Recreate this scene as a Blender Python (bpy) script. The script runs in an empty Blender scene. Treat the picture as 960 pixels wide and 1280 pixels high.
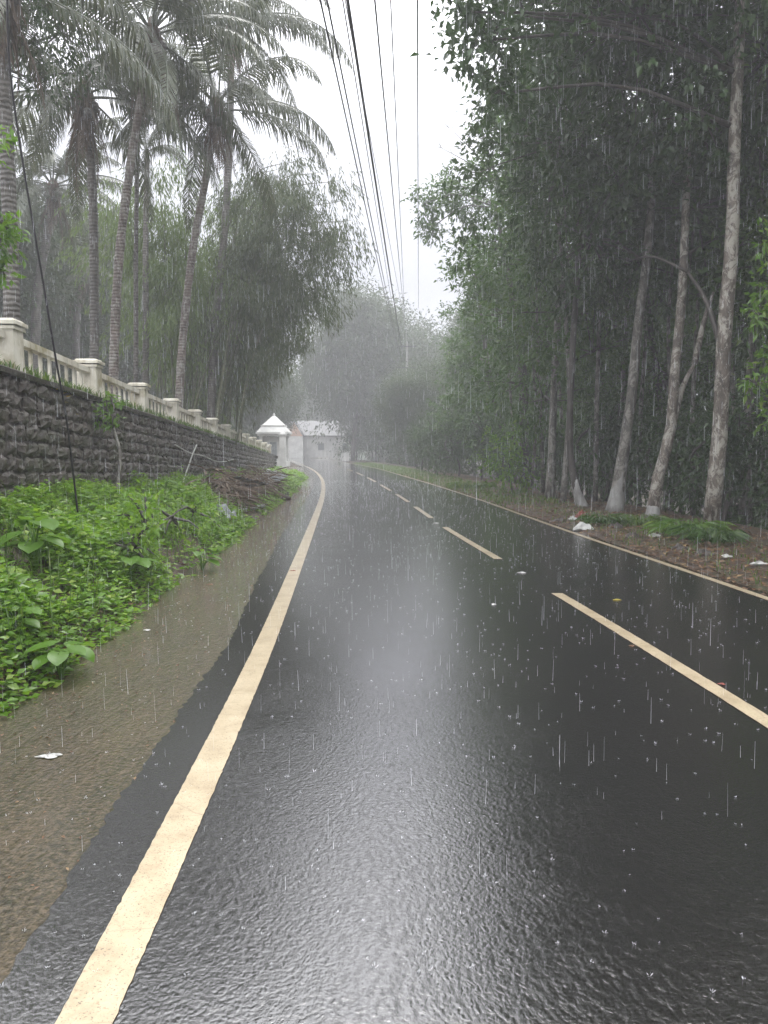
import bpy, math, random
import numpy as np
from mathutils import Vector
R_ = np.random.default_rng(7)
random.seed(7)
S = bpy.context.scene
COL = S.collection
pi = math.pi
# ------------------------------------------------------------------ camera
F = 960.0
pt = math.atan(80/960); CP, SP = math.cos(pt), math.sin(pt)
CH = 1.5
def P(px, py, Y):
    """world point seen at photo pixel (px,py) at forward distance Y"""
    u = (px-480)/F; v = (640-py)/F
    dx, dy, dz = u, CP+v*SP, -SP+v*CP
    t = Y/dy
    return np.array([dx*t, Y, CH+dz*t])
def G(px, py, z=0.0):
    u = (px-480)/F; v = (640-py)/F
    dx, dy, dz = u, CP+v*SP, -SP+v*CP
    t = (z-CH)/dz
    return np.array([dx*t, dy*t, z])
cam = bpy.data.cameras.new('camera'); co = bpy.data.objects.new('camera', cam); COL.objects.link(co)
cam.sensor_fit = 'VERTICAL'; cam.sensor_height = 36; cam.sensor_width = 27; cam.lens = 27
cam.clip_start = 0.05; cam.clip_end = 2000
co.location = (0, 0, CH); co.rotation_euler = (pi/2-pt, 0, 0)
S.camera = co
# ------------------------------------------------------------------ curves of the road
def hermite(xs, ys):
    xs = np.array(xs, float); ys = np.array(ys, float)
    m = np.gradient(ys, xs)
    def f(x):
        x = np.clip(np.asarray(x, float), xs[0], xs[-1])
        i = np.clip(np.searchsorted(xs, x)-1, 0, len(xs)-2)
        h = xs[i+1]-xs[i]; t = (x-xs[i])/h
        return ((2*t**3-3*t**2+1)*ys[i]+(t**3-2*t**2+t)*h*m[i]+(-2*t**3+3*t**2)*ys[i+1]+(t**3-t**2)*h*m[i+1])
    return f
Lx = hermite([-100,-20,0,5,10,15,24,36,48,66,80,95,111,130,160,200,420], [-1.0,-0.8,-0.74,-0.88,-1.13,-1.4,-1.93,-2.9,-4.25,-6.9,-9.2,-11.7,-15.5,-22,-36,-62,-62])
Wd = hermite([-100,4,8,13,22,32,42,56,80,110,200,420], [4.85,4.85,4.82,4.68,4.6,4.5,4.5,4.9,5.2,5.4,6,6])
def Rx(y): return Lx(y)+Wd(y)
def Cx(y): return Lx(y)+Wd(y)*np.interp(y,[0,4,8,14,20,30,42,60,420],[.61,.61,.58,.545,.53,.52,.53,.52,.5])
def Ax(y): return Lx(y)-np.interp(y,[0,6,12,18,30,60,420],[.30,.30,.46,.5,.4,.35,.35])      # asphalt edge left
def Vx(y): return np.interp(y,[-100,0,4.3,6,8,11,16,26,33,39,44,50,60,80,420],[-2.2,-2.2,-2.22,-2.26,-2.4,-2.46,-2.7,-3.05,-3.7,-3.95,-4.9,-5.3,-6.9,-10,-63])
def Wx(y): return -3.6-.068*y                      # retaining wall face
WE = 48.0
def Tz(y): return 2.66-.033*np.clip(y,-20,WE)      # wall top / terrace
def Bz(y): return np.interp(y,[-100,10,21,30,40,46,50],[.86,.86,.56,.36,.16,.04,.02])
def sm(a, b, x):
    t = np.clip((x-a)/(b-a), 0, 1); return t*t*(3-2*t)
def ground_h(x, y):
    x = np.asarray(x, float); y = np.asarray(y, float)
    L, R = Lx(y), Rx(y)
    z = np.full(np.broadcast(x, y).shape, -0.03)
    bump = 0.05*np.sin(x*1.7+y*.6)*np.sin(y*1.1-x*.4)+.03*np.sin(x*4.1+y*3.3)
    r = x-R
    z = z+sm(.12, .5, r)*(.055+bump*.35)
    z = z-sm(3.2, 9, r)*1.7+sm(30, 200, r)*14
    V, W = Vx(y), Wx(y)
    s = V-x
    bank = np.clip(s/np.maximum(V-W, .3), 0, 1)
    z = z+sm(-.05, .25, s)*.05+(bank**.8)*Bz(y)*(1+.12*bump/.05*.3)
    behind = sm(.12, .3, W-x)*(1-sm(WE-.3, WE+.2, y))
    z = z*(1-behind)+behind*(Tz(y)-.06+bump*.6*sm(1, 3, W-x)+.02*np.clip(W-x-8, 0, 60)*.5)
    z = z+sm(WE, WE+40, y)*sm(8, 60, L-x)*2.5*(1-behind)
    return z
# ------------------------------------------------------------------ mesh helpers
def link(name, me, mats, parent=None, loc=None):
    o = bpy.data.objects.new(name, me); COL.objects.link(o)
    for m in (mats if isinstance(mats, (list, tuple)) else [mats]): me.materials.append(m)
    if parent is not None: o.parent = parent
    if loc is not None: o.location = loc
    return o
def quad_mesh(name, V, Q, smooth=False, mi=None):
    me = bpy.data.meshes.new(name)
    V = np.asarray(V, np.float32).reshape(-1, 3); Q = np.asarray(Q, np.int32).reshape(-1, 4)
    me.vertices.add(len(V)); me.vertices.foreach_set('co', V.ravel())
    me.loops.add(Q.size); me.loops.foreach_set('vertex_index', Q.ravel())
    me.polygons.add(len(Q)); me.polygons.foreach_set('loop_start', np.arange(0, Q.size, 4, dtype=np.int32))
    me.polygons.foreach_set('use_smooth', np.full(len(Q), smooth))
    if mi is not None: me.polygons.foreach_set('material_index', np.asarray(mi, np.int32))
    me.update(calc_edges=True); return me
class MB:
    def __init__(s): s.v = []; s.q = []; s.n = 0
    def add(s, V, Q):
        V = np.asarray(V, float).reshape(-1, 3); Q = np.asarray(Q, int).reshape(-1, 4)
        s.v.append(V); s.q.append(Q+s.n); s.n += len(V)
    def quads(s, V4):
        V4 = np.asarray(V4).reshape(-1, 4, 3)
        s.add(V4, np.arange(len(V4)*4).reshape(-1, 4))
    def box(s, c, d, rz=0, taper=1.0, rot=None, jit=0):
        x, y, z = np.array(d)/2
        v = np.array([[-x,-y,-z],[x,-y,-z],[x,y,-z],[-x,y,-z],[-x*taper,-y*taper,z],[x*taper,-y*taper,z],[x*taper,y*taper,z],[-x*taper,y*taper,z]])
        if jit: v = v+R_.uniform(-jit, jit, v.shape)
        if rot is not None: v = v@np.array(rot).T
        c_, s_ = math.cos(rz), math.sin(rz)
        v = v@np.array([[c_, s_, 0], [-s_, c_, 0], [0, 0, 1]])
        s.add(v+np.array(c), [[0,3,2,1],[4,5,6,7],[0,1,5,4],[1,2,6,5],[2,3,7,6],[3,0,4,7]])
    def tube(s, path, rad, n=8, wob=0, cap=True):
        path = np.asarray(path, float); m = len(path)
        rad = np.broadcast_to(np.asarray(rad, float), (m,)).copy()
        T = np.gradient(path, axis=0); T /= np.linalg.norm(T, axis=1)[:, None]+1e-9
        ref = np.array([1., 0, 0]) if abs(T[:, 0]).mean() < .8 else np.array([0, 0, 1.])
        A = np.cross(T, ref); A /= np.linalg.norm(A, axis=1)[:, None]+1e-9
        B = np.cross(T, A)
        a = np.linspace(0, 2*pi, n, endpoint=False)
        rr = rad[:, None]*(1+(R_.uniform(-wob, wob, (m, n)) if wob else 0))
        V = path[:, None, :]+rr[..., None]*(np.cos(a)[None, :, None]*A[:, None, :]+np.sin(a)[None, :, None]*B[:, None, :])
        if cap:
            V = np.concatenate([np.repeat(path[:1, None, :], n, 1), V, np.repeat(path[-1:, None, :], n, 1)], 0); m += 2
        i = np.arange(m-1)[:, None]*n; j = np.arange(n)[None, :]; k = (j+1) % n
        Q = np.stack([i+j, i+k, i+n+k, i+n+j], -1)
        s.add(V, Q)
    def build(s, name, mat, parent=None, loc=(0, 0, 0), smooth=False, local=None):
        """verts given in world; shift by -loc"""
        V = np.concatenate(s.v); Q = np.concatenate(s.q)
        V = V-np.array(loc if local is None else local)
        o = link(name, quad_mesh(name, V, Q, smooth), mat, parent)
        if parent is None: o.location = loc
        return o
def tag(o, label=None, cat=None, group=None, kind=None):
    if label: o['label'] = label
    if cat: o['category'] = cat
    if group: o['group'] = group
    if kind: o['kind'] = kind
    return o
def empty(name, loc, label, cat, group=None):
    o = bpy.data.objects.new(name, None); COL.objects.link(o); o.location = tuple(loc); o.empty_display_size = .3
    return tag(o, label, cat, group)
def copy_tree(o, parent=None):
    c = o.copy(); COL.objects.link(c); c.parent = parent
    for ch in list(o.children): copy_tree(ch, c)
    return c
def unit(v): return v/(np.linalg.norm(v, axis=-1, keepdims=True)+1e-9)
def rdir(n): return unit(R_.normal(size=(n, 3)))
def leaf_quads(p, d, l, w, fold=.12, droop=.15, flat=None):
    n = len(p); l = np.broadcast_to(l, (n,))[:, None]; w = np.broadcast_to(w, (n,))[:, None]
    ref = rdir(n) if flat is None else unit(np.array([0, 0, 1.])+flat*R_.normal(size=(n, 3)))
    s = unit(np.cross(d, ref)); nn = np.cross(s, d)
    t = p+d*l; t[:, 2] -= droop*l[:, 0]
    m = p+d*l*.42
    return np.stack([p, m+s*w*.5+nn*w*fold, t, m-s*w*.5+nn*w*fold], 1)
# ------------------------------------------------------------------ materials
def newmat(name):
    m = bpy.data.materials.new(name); m.use_nodes = True
    nt = m.node_tree; b = nt.nodes['Principled BSDF']; return m, nt, b
def N(nt, t, **k):
    n = nt.nodes.new(t)
    for a, v in k.items(): setattr(n, a, v)
    return n
def val(n, **k):
    for a, v in k.items(): n.inputs[a.replace('_', ' ')].default_value = v
    return n
def coords(nt, scale=(1, 1, 1), rot=(0, 0, 0), kind='Object'):
    tc = N(nt, 'ShaderNodeTexCoord'); mp = N(nt, 'ShaderNodeMapping')
    mp.inputs['Scale'].default_value = scale; mp.inputs['Rotation'].default_value = rot
    nt.links.new(tc.outputs[kind], mp.inputs[0]); return mp.outputs[0]
def noise(nt, co_, scale, detail=4, rough=.6, dist=0):
    n = N(nt, 'ShaderNodeTexNoise'); val(n, Scale=scale, Detail=detail, Roughness=rough, Distortion=dist)
    nt.links.new(co_, n.inputs['Vector']); return n.outputs['Fac']
def ramp(nt, fac, stops):
    r = N(nt, 'ShaderNodeValToRGB'); e = r.color_ramp.elements
    while len(e) < len(stops): e.new(.5)
    for i, (p_, c_) in enumerate(stops):
        e[i].position = p_; e[i].color = (*c_, 1) if len(c_) == 3 else c_
    nt.links.new(fac, r.inputs[0]); return r.outputs[0]
def mixc(nt, f, a, b, mode='MIX'):
    m = N(nt, 'ShaderNodeMix', data_type='RGBA', blend_type=mode)
    for s_, v in ((m.inputs[0], f), (m.inputs[6], a), (m.inputs[7], b)):
        if hasattr(v, 'is_linked') or hasattr(v, 'links'): nt.links.new(v, s_)
        elif isinstance(v, (int, float)): s_.default_value = v
        else: s_.default_value = (*v, 1)
    return m.outputs[2]
def math_(nt, op, a, b=0.0, c=None):
    m = N(nt, 'ShaderNodeMath', operation=op)
    for i, v in enumerate((a, b) if c is None else (a, b, c)):
        if hasattr(v, 'links'): nt.links.new(v, m.inputs[i])
        else: m.inputs[i].default_value = v
    return m.outputs[0]
def bump(nt, h, dist, strength=1.0, prev=None):
    b = N(nt, 'ShaderNodeBump'); val(b, Strength=strength, Distance=dist)
    nt.links.new(h, b.inputs['Height'])
    if prev is not None: nt.links.new(prev, b.inputs['Normal'])
    return b.outputs[0]
def grey(v): return (v, v, v)
def leafmat(name, c1, c2, c3=None, rough=.38, trans=.3, spec=.5):
    m, nt, b = newmat(name)
    g = N(nt, 'ShaderNodeNewGeometry')
    col = ramp(nt, g.outputs['Random Per Island'], [(0, c1), (.7, c2), (1, c3 or c2)])
    n = noise(nt, coords(nt), .7, 2)
    col = mixc(nt, math_(nt, 'MULTIPLY', n, .9), col, tuple(x*.45 for x in c1))
    nt.links.new(col, b.inputs['Base Color']); val(b, Roughness=rough, Specular_IOR_Level=spec)
    tr = N(nt, 'ShaderNodeBsdfTranslucent'); nt.links.new(mixc(nt, .5, col, (c2[0]*1.6, c2[1]*1.5, c2[2])), tr.inputs[0])
    mx = N(nt, 'ShaderNodeMixShader'); mx.inputs[0].default_value = trans
    nt.links.new(b.outputs[0], mx.inputs[1]); nt.links.new(tr.outputs[0], mx.inputs[2])
    nt.links.new(mx.outputs[0], nt.nodes['Material Output'].inputs[0]); return m
M = {}
M['leaf_dark'] = leafmat('dark_wet_leaves', (.030, .066, .018), (.056, .118, .030), (.10, .16, .045), .30, .28)
M['leaf_mid'] = leafmat('forest_leaves', (.045, .10, .022), (.085, .18, .036), (.16, .23, .05), .28, .35)
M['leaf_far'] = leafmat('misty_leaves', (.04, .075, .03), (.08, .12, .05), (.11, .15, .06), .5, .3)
M['leaf_bright'] = leafmat('fresh_leaves', (.075, .18, .022), (.15, .30, .035), (.28, .36, .06), .33, .38)
M['leaf_herb'] = leafmat('herb_leaves', (.11, .24, .022), (.21, .40, .04), (.42, .52, .09), .30, .45)
M['leaf_yellow'] = leafmat('yellow_leaves', (.3, .3, .03), (.55, .45, .04), (.6, .3, .05), .4, .3)
M['leaf_bamboo'] = leafmat('bamboo_leaves', (.05, .08, .03), (.095, .135, .048), (.15, .19, .07), .42, .35)
M['leaf_bamboo2'] = leafmat('pale_bamboo_leaves', (.09, .15, .04), (.16, .25, .06), (.24, .31, .09), .42, .4)
M['palm'] = leafmat('palm_leaflets', (.055, .075, .04), (.10, .125, .065), (.16, .17, .09), .36, .22)
M['palm_dead'] = leafmat('dead_palm_fibre', (.09, .06, .04), (.19, .14, .10), (.34, .28, .21), .7, .1)
M['litter'] = leafmat('fallen_leaves', (.10, .05, .025), (.24, .13, .06), (.46, .33, .16), .45, .1)
M['grass'] = leafmat('verge_grass', (.06, .13, .02), (.12, .22, .035), (.26, .28, .07), .4, .3)
def simple(name, c, rough=.5, nscale=6, var=.5, bd=.004, c2=None, metal=0, coat=0):
    m, nt, b = newmat(name)
    co_ = coords(nt); n = noise(nt, co_, nscale, 6, .65)
    a = tuple(x*(1-var) for x in c)
    nt.links.new(ramp(nt, n, [(.3, a), (.65, c2 or c)]), b.inputs['Base Color'])
    val(b, Roughness=rough, Metallic=metal, Coat_Weight=coat, Coat_Roughness=.15)
    nt.links.new(bump(nt, noise(nt, co_, nscale*6, 5), bd), b.inputs['Normal']); return m
M['wood'] = simple('weathered_wood', (.12, .085, .06), .55, 5, .6, .01)
M['plastic_white'] = simple('white_plastic', (.56, .56, .53), .4, 9, .45, .004)
M['plastic_teal'] = simple('teal_plastic', (.02, .42, .33), .3, 4, .2, .002)
M['cloth_red'] = simple('red_brown_cloth', (.25, .06, .04), .6, 8, .5, .01)
M['sheet_grey'] = simple('grey_sheet', (.28, .30, .31), .3, 3, .5, .004)
M['black_cable'] = simple('black_cable', (.015, .015, .017), .4, 4, .2, .001)
M['metal_wire'] = simple('wire_metal', (.05, .05, .055), .5, 4, .2, .001)
M['concrete_pole'] = simple('pole_concrete', (.3, .3, .28), .7, 4, .4, .004)
M['white_wall'] = simple('whitewashed_wall', (.66, .66, .63), .6, 1.1, .38, .003)
M['roof_tile'] = simple('pale_roof', (.12, .12, .125), .5, 2, .3, .01)
M['door_dark'] = simple('dark_opening', (.10, .11, .12), .4, 2, .3, .002)
M['terracotta'] = simple('salmon_gable', (.55, .36, .25), .6, 2, .3, .002)
def bark(name, c1, c2, ring=0, lichen=None, scale=7, bd=.02):
    m, nt, b = newmat(name)
    co_ = coords(nt, (1, 1, .45)); n = noise(nt, co_, scale, 7, .68)
    col = ramp(nt, n, [(.32, c1), (.62, c2)])
    if lichen:
        l = noise(nt, coords(nt, (1, 1, .6)), 5.5, 7, .78, .7)
        col = mixc(nt, ramp(nt, l, [(.48, (0, 0, 0)), (.56, (1, 1, 1))]), col, lichen)
    h = noise(nt, coords(nt, (1, 1, .3)), scale*4, 5)
    if ring:
        w = N(nt, 'ShaderNodeTexWave', bands_direction='Z'); val(w, Scale=ring, Distortion=2.2, Detail=3, Detail_Scale=2.)
        nt.links.new(coords(nt), w.inputs[0])
        col = mixc(nt, math_(nt, 'MULTIPLY', ramp(nt, w.outputs['Fac'], [(.0, (1, 1, 1)), (.3, (0, 0, 0))]), .28), col, tuple(x*.35 for x in c1))
        h = math_(nt, 'ADD', h, math_(nt, 'MULTIPLY', w.outputs['Fac'], .6))
    nt.links.new(col, b.inputs['Base Color']); val(b, Roughness=.5)
    nt.links.new(bump(nt, h, bd), b.inputs['Normal']); return m
M['bark_palm'] = bark('palm_bark', (.05, .047, .040), (.145, .135, .115), 3.6, None, 6)
M['bark_palm_red'] = bark('reddish_palm_bark', (.065, .052, .044), (.19, .155, .13), 4.2, (.26, .25, .22), 6)
M['bark_pale'] = bark('pale_blotched_bark', (.035, .028, .023), (.15, .125, .10), 0, (.36, .34, .29), 9)
M['bark_grey'] = bark('grey_bark', (.035, .031, .027), (.13, .118, .10), 0, (.24, .23, .20), 9)
M['bark_dark'] = bark('dark_bark', (.02, .018, .016), (.07, .06, .05), 0, None, 6)
M['bamboo'] = bark('bamboo_culm', (.06, .075, .035), (.14, .15, .08), 1.3, None, 3, .004)
M['lime'] = bark('limewash_on_bark', (.16, .155, .145), (.34, .34, .32), 0, None, 4, .01)

# ---- wet asphalt
def wetroad():
    m, nt, b = newmat('wet_asphalt')
    c0 = coords(nt)
    big = noise(nt, c0, .55, 4, .6)
    fine = noise(nt, c0, 120, 3, .7)
    col = ramp(nt, fine, [(.35, grey(.003)), (.62, (.011, .0105, .010)), (.8, (.045, .043, .040))])
    col = mixc(nt, ramp(nt, big, [(.35, (0, 0, 0)), (.7, (.55, .55, .55))]), col, (.010, .008, .0065))
    nt.links.new(col, b.inputs['Base Color'])
    # water film: broken ripples driven by rain and aggregate
    r1 = noise(nt, coords(nt, (1, .62, 1), (0, 0, .35)), 38, 5, .68, .9)
    r2 = noise(nt, c0, 95, 2, .5)
    vo = N(nt, 'ShaderNodeTexVoronoi', feature='F1'); val(vo, Scale=7.0, Randomness=1.0)
    nt.links.new(c0, vo.inputs['Vector'])
    d = vo.outputs['Distance']
    ringh = math_(nt, 'MULTIPLY', math_(nt, 'SINE', math_(nt, 'MULTIPLY', d, 75.)), ramp(nt, d, [(.0, (1, 1, 1)), (.32, (0, 0, 0))]))
    patch = noise(nt, c0, 1.1, 3, .6, .5)
    pamp = ramp(nt, patch, [(.36, grey(.70)), (.62, grey(1.0))])
    h = math_(nt, 'ADD', math_(nt, 'MULTIPLY', r1, 1.0), math_(nt, 'MULTIPLY', r2, .28))
    h = math_(nt, 'ADD', math_(nt, 'MULTIPLY', h, pamp), math_(nt, 'MULTIPLY', ringh, .05))
    va = N(nt, 'ShaderNodeTexVoronoi', feature='SMOOTH_F1'); val(va, Scale=62.0, Randomness=1.0, Smoothness=.35); nt.links.new(mixc(nt, .02, c0, noise(nt, c0, 20, 2), 'ADD'), va.inputs['Vector'])
    grain = math_(nt, 'MULTIPLY', va.outputs['Distance'], -1.0)
    nb = bump(nt, h, .0018)
    nb = bump(nt, math_(nt, 'MULTIPLY', grain, pamp), .0009, 1.0, nb)
    nt.links.new(nb, b.inputs['Coat Normal'])
    nt.links.new(bump(nt, fine, .003), b.inputs['Normal'])
    val(b, Roughness=.5, IOR=1.4, Specular_IOR_Level=.12, Coat_Weight=1.0, Coat_IOR=2.35)
    nt.links.new(ramp(nt, patch, [(.35, grey(.012)), (.7, grey(.035))]), b.inputs['Coat Roughness'])
    return m
M['road'] = wetroad()
def wetpaint():
    m, nt, b = newmat('cream_road_paint')
    c0 = coords(nt); n = noise(nt, c0, 5, 5, .65)
    col = ramp(nt, n, [(.3, (.33, .26, .165)), (.5, (.45, .37, .245)), (.75, (.53, .45, .31))])
    dn = N(nt, 'ShaderNodeTexNoise'); val(dn, Scale=3.0, Detail=4.); nt.links.new(c0, dn.inputs['Vector'])
    dm = mixc(nt, .12, coords(nt, (.7, 1.9, 1)), dn.outputs['Color'], 'ADD')
    w = N(nt, 'ShaderNodeTexVoronoi', feature='DISTANCE_TO_EDGE'); val(w, Scale=1.6, Randomness=1.0); nt.links.new(dm, w.inputs['Vector'])
    crack = ramp(nt, w.outputs['Distance'], [(.0, (.4, .4, .4)), (.004, (.2, .2, .2)), (.010, (0, 0, 0))])
    col = mixc(nt, crack, col, (.16, .12, .085))
    wr = noise(nt, c0, 2.4, 6, .75)
    col = mixc(nt, ramp(nt, wr, [(.60, (0, 0, 0)), (.72, (.55, .55, .55))]), col, (.30, .23, .15))
    gr = noise(nt, c0, 150, 2, .6)
    col = mixc(nt, ramp(nt, gr, [(.60, (0, 0, 0)), (.68, (.75, .75, .75))]), col, (.07, .06, .05))
    sp = noise(nt, c0, 60, 3, .6)
    col = mixc(nt, ramp(nt, sp, [(.62, (0, 0, 0)), (.72, (.8, .8, .8))]), col, (.30, .22, .14))
    nt.links.new(col, b.inputs['Base Color'])
    val(b, Roughness=.35, Coat_Weight=.7, Coat_Roughness=.12, Coat_IOR=1.35)
    h = noise(nt, coords(nt, (1, .7, 1)), 45, 3)
    bb = bump(nt, h, .002); nt.links.new(bb, b.inputs['Normal']); nt.links.new(bb, b.inputs['Coat Normal'])
    return m
M['paint'] = wetpaint()
def wetshoulder():
    m, nt, b = newmat('muddy_wet_concrete')
    c0 = coords(nt)
    n = noise(nt, coords(nt, (1, .4, 1), (0, 0, .2)), 2.6, 8, .78)
    n2 = noise(nt, c0, 38, 4, .7)
    col = ramp(nt, n, [(.33, (.010, .014, .004)), (.47, (.030, .024, .011)), (.70, (.075, .053, .028))])
    col = mixc(nt, ramp(nt, n2, [(.42, (0, 0, 0)), (.66, (.8, .8, .8))]), col, (.13, .098, .062)); n3 = noise(nt, c0, 95, 3, .7); col = mixc(nt, ramp(nt, n3, [(.35, (.7, .7, .7)), (.55, (0, 0, 0))]), col, (.018, .014, .008))
    nt.links.new(col, b.inputs['Base Color'])
    r1 = noise(nt, coords(nt, (1.6, .42, 1), (0, 0, -.5)), 15, 4, .6, .8)
    r2 = noise(nt, c0, 55, 3, .6)
    h = math_(nt, 'ADD', r1, math_(nt, 'MULTIPLY', r2, .7))
    nt.links.new(bump(nt, h, .013), b.inputs['Coat Normal']); nt.links.new(bump(nt, n3, .006), b.inputs['Normal'])
    val(b, Roughness=.6, Specular_IOR_Level=.15, Coat_Weight=1.0, Coat_Roughness=.04, Coat_IOR=1.33); return m
M['shoulder'] = wetshoulder()
def groundmat():
    m, nt, b = newmat('forest_soil')
    c0 = coords(nt); n = noise(nt, c0, .9, 6, .7); n2 = noise(nt, c0, 26, 5, .7)
    col = ramp(nt, n2, [(.3, (.022, .016, .011)), (.55, (.075, .050, .032)), (.75, (.16, .115, .07))])
    col = mixc(nt, ramp(nt, n, [(.5, (0, 0, 0)), (.68, (.7, .7, .7))]), col, (.05, .075, .02))
    nt.links.new(col, b.inputs['Base Color']); val(b, Roughness=.6)
    nt.links.new(bump(nt, n2, .03), b.inputs['Normal']); return m
M['ground'] = groundmat()
def stonemat():
    m, nt, b = newmat('laterite_stone')
    c0 = coords(nt); g = N(nt, 'ShaderNodeNewGeometry')
    n = noise(nt, c0, 9, 7, .7)
    col = ramp(nt, n, [(.3, (.020, .017, .015)), (.55, (.075, .062, .052)), (.78, (.17, .15, .125))])
    col = mixc(nt, math_(nt, 'MULTIPLY', g.outputs['Random Per Island'], .5), col, (.10, .088, .075))
    mo = noise(nt, c0, 1.3, 4, .6)
    col = mixc(nt, ramp(nt, mo, [(.55, (0, 0, 0)), (.7, (.5, .5, .5))]), col, (.045, .06, .022))
    nt.links.new(col, b.inputs['Base Color']); val(b, Roughness=.42)
    nt.links.new(bump(nt, noise(nt, c0, 22, 6, .7), .03), b.inputs['Normal']); return m
M['stone'] = stonemat()
def balmat():
    m, nt, b = newmat('stained_cream_concrete')
    c0 = coords(nt); n = noise(nt, coords(nt, (1, 1, .35)), 4, 6, .7)
    col = ramp(nt, n, [(.30, (.27, .24, .17)), (.48, (.58, .55, .46)), (.70, (.72, .70, .62))])
    n2 = noise(nt, c0, 1.6, 5, .65)
    col = mixc(nt, ramp(nt, n2, [(.52, (0, 0, 0)), (.68, (.75, .75, .75))]), col, (.23, .19, .07))
    nt.links.new(col, b.inputs['Base Color']); val(b, Roughness=.55)
    nt.links.new(bump(nt, noise(nt, c0, 40, 4), .004), b.inputs['Normal']); return m
M['bal'] = balmat()
m, nt, b = newmat('rain_water'); val(b, Roughness=.2, Base_Color=(.85, .87, .9, 1)); M['rain'] = m
tr = N(nt, 'ShaderNodeBsdfTranslucent'); tr.inputs[0].default_value = (.9, .92, .95, 1)
mx = N(nt, 'ShaderNodeMixShader'); mx.inputs[0].default_value = .5
nt.links.new(b.outputs[0], mx.inputs[1]); nt.links.new(tr.outputs[0], mx.inputs[2]); nt.links.new(mx.outputs[0], nt.nodes['Material Output'].inputs[0])

# ------------------------------------------------------------------ ground, road, paint
ys = np.concatenate([np.arange(-80, -4, 6), np.arange(-4, 60, .3), np.arange(60, 130, 1.5), np.arange(130, 400, 12), [400]])
offs = np.concatenate([-np.geomspace(200, 16, 18), np.arange(-15, -8, .6), np.arange(-8, -.1, .12), [-.1, 1, 2, 3, 4], np.arange(4.4, 12, .15), np.arange(12, 22, .8), np.geomspace(22, 260, 18)])
yy, oo = np.meshgrid(ys, offs, indexing='ij')
xx = Lx(yy)+oo
zz = ground_h(xx, yy)+R_.uniform(-.012, .012, xx.shape)*(np.abs(oo-2) > 3.5)
nx = len(offs); ny = len(ys)
ii = np.arange(ny-1)[:, None]*nx+np.arange(nx-1)[None]
g_ = quad_mesh('ground', np.stack([xx, yy, zz], -1), np.stack([ii, ii+1, ii+nx+1, ii+nx], -1), True)
tag(link('ground', g_, M['ground']), kind='structure')
def strip(name, fl, fr, y0, y1, z, mat, step=.5, nx=2, kind='structure', jit=0.0):
    ys = np.arange(y0, y1+step*.5, step)
    a, b_ = fl(ys), fr(ys)
    if jit: a = a+R_.normal(0, jit, len(ys)); b_ = b_+R_.normal(0, jit, len(ys))
    t = np.linspace(0, 1, nx)
    X = a[:, None]*(1-t)+b_[:, None]*t; Y = np.repeat(ys[:, None], nx, 1); Z = np.full(X.shape, z)
    i = np.arange(len(ys)-1)[:, None]*nx+np.arange(nx-1)[None]
    o = link(name, quad_mesh(name, np.stack([X, Y, Z], -1), np.stack([i, i+1, i+nx+1, i+nx], -1)), mat)
    return tag(o, kind=kind)
sn = lambda y, a, k, p: a*np.sin(y*k+p)+a*.5*np.sin(y*k*2.7+p*2)
strip('shoulder', lambda y: Vx(y)-.22, lambda y: Ax(y)+.15, -20, 60, -.004, M['shoulder'], .1, 4)
strip('road', lambda y: Ax(y)+sn(y, .012, 1.3, 0)+sn(y, .006, 11, 1)+R_.normal(0, .010, np.shape(y)), lambda y: Rx(y)+.16+sn(y, .03, 2.3, 2), -40, 200, 0, M['road'], .04, 2)
def paintline(fx, w, y0, y1, name='lane_line', step=.05):
    return strip(name, lambda y: fx(y)-w/2, lambda y: fx(y)+w/2, y0, y1, .004, M['paint'], step, 2, jit=.0013)
paintline(Lx, .15, -20, 60, 'edge_line', .025); paintline(Lx, .15, 60, 200, 'edge_line', .5)
paintline(Rx, .10, -20, 60, 'edge_line', .1); paintline(Rx, .12, 60, 200, 'edge_line', .5)
for (a, b_) in [(3.0, 7.85), (10.3, 14.5), (16.4, 19.6), (21.3, 25), (27, 31.5), (34, 39), (42, 47), (50, 55), (59, 64)]:
    paintline(Cx, .115, a, b_, 'centre_line', .05)
# hill far behind
def hill():
    ny, nx = 24, 50; V = []
    X = np.linspace(-230, 250, nx); Y = np.linspace(165, 380, ny)
    xx, yy = np.meshgrid(X, Y)
    z = (17*np.exp(-((xx+55)/55)**2)+8*np.exp(-((xx-60)/80)**2)+7)*np.sin(np.clip((yy-170)/210, 0, 1)*pi)**.7+2.5*np.sin(xx*.11)*np.sin(yy*.07)-2
    z = np.maximum(z, -2)
    i = np.arange(ny-1)[:, None]*nx+np.arange(nx-1)[None]
    me = quad_mesh('hill', np.stack([xx, yy, z], -1), np.stack([i, i+1, i+nx+1, i+nx], -1), True)
    tag(link('hill', me, M['leaf_far']), kind='structure')
hill()

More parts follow.
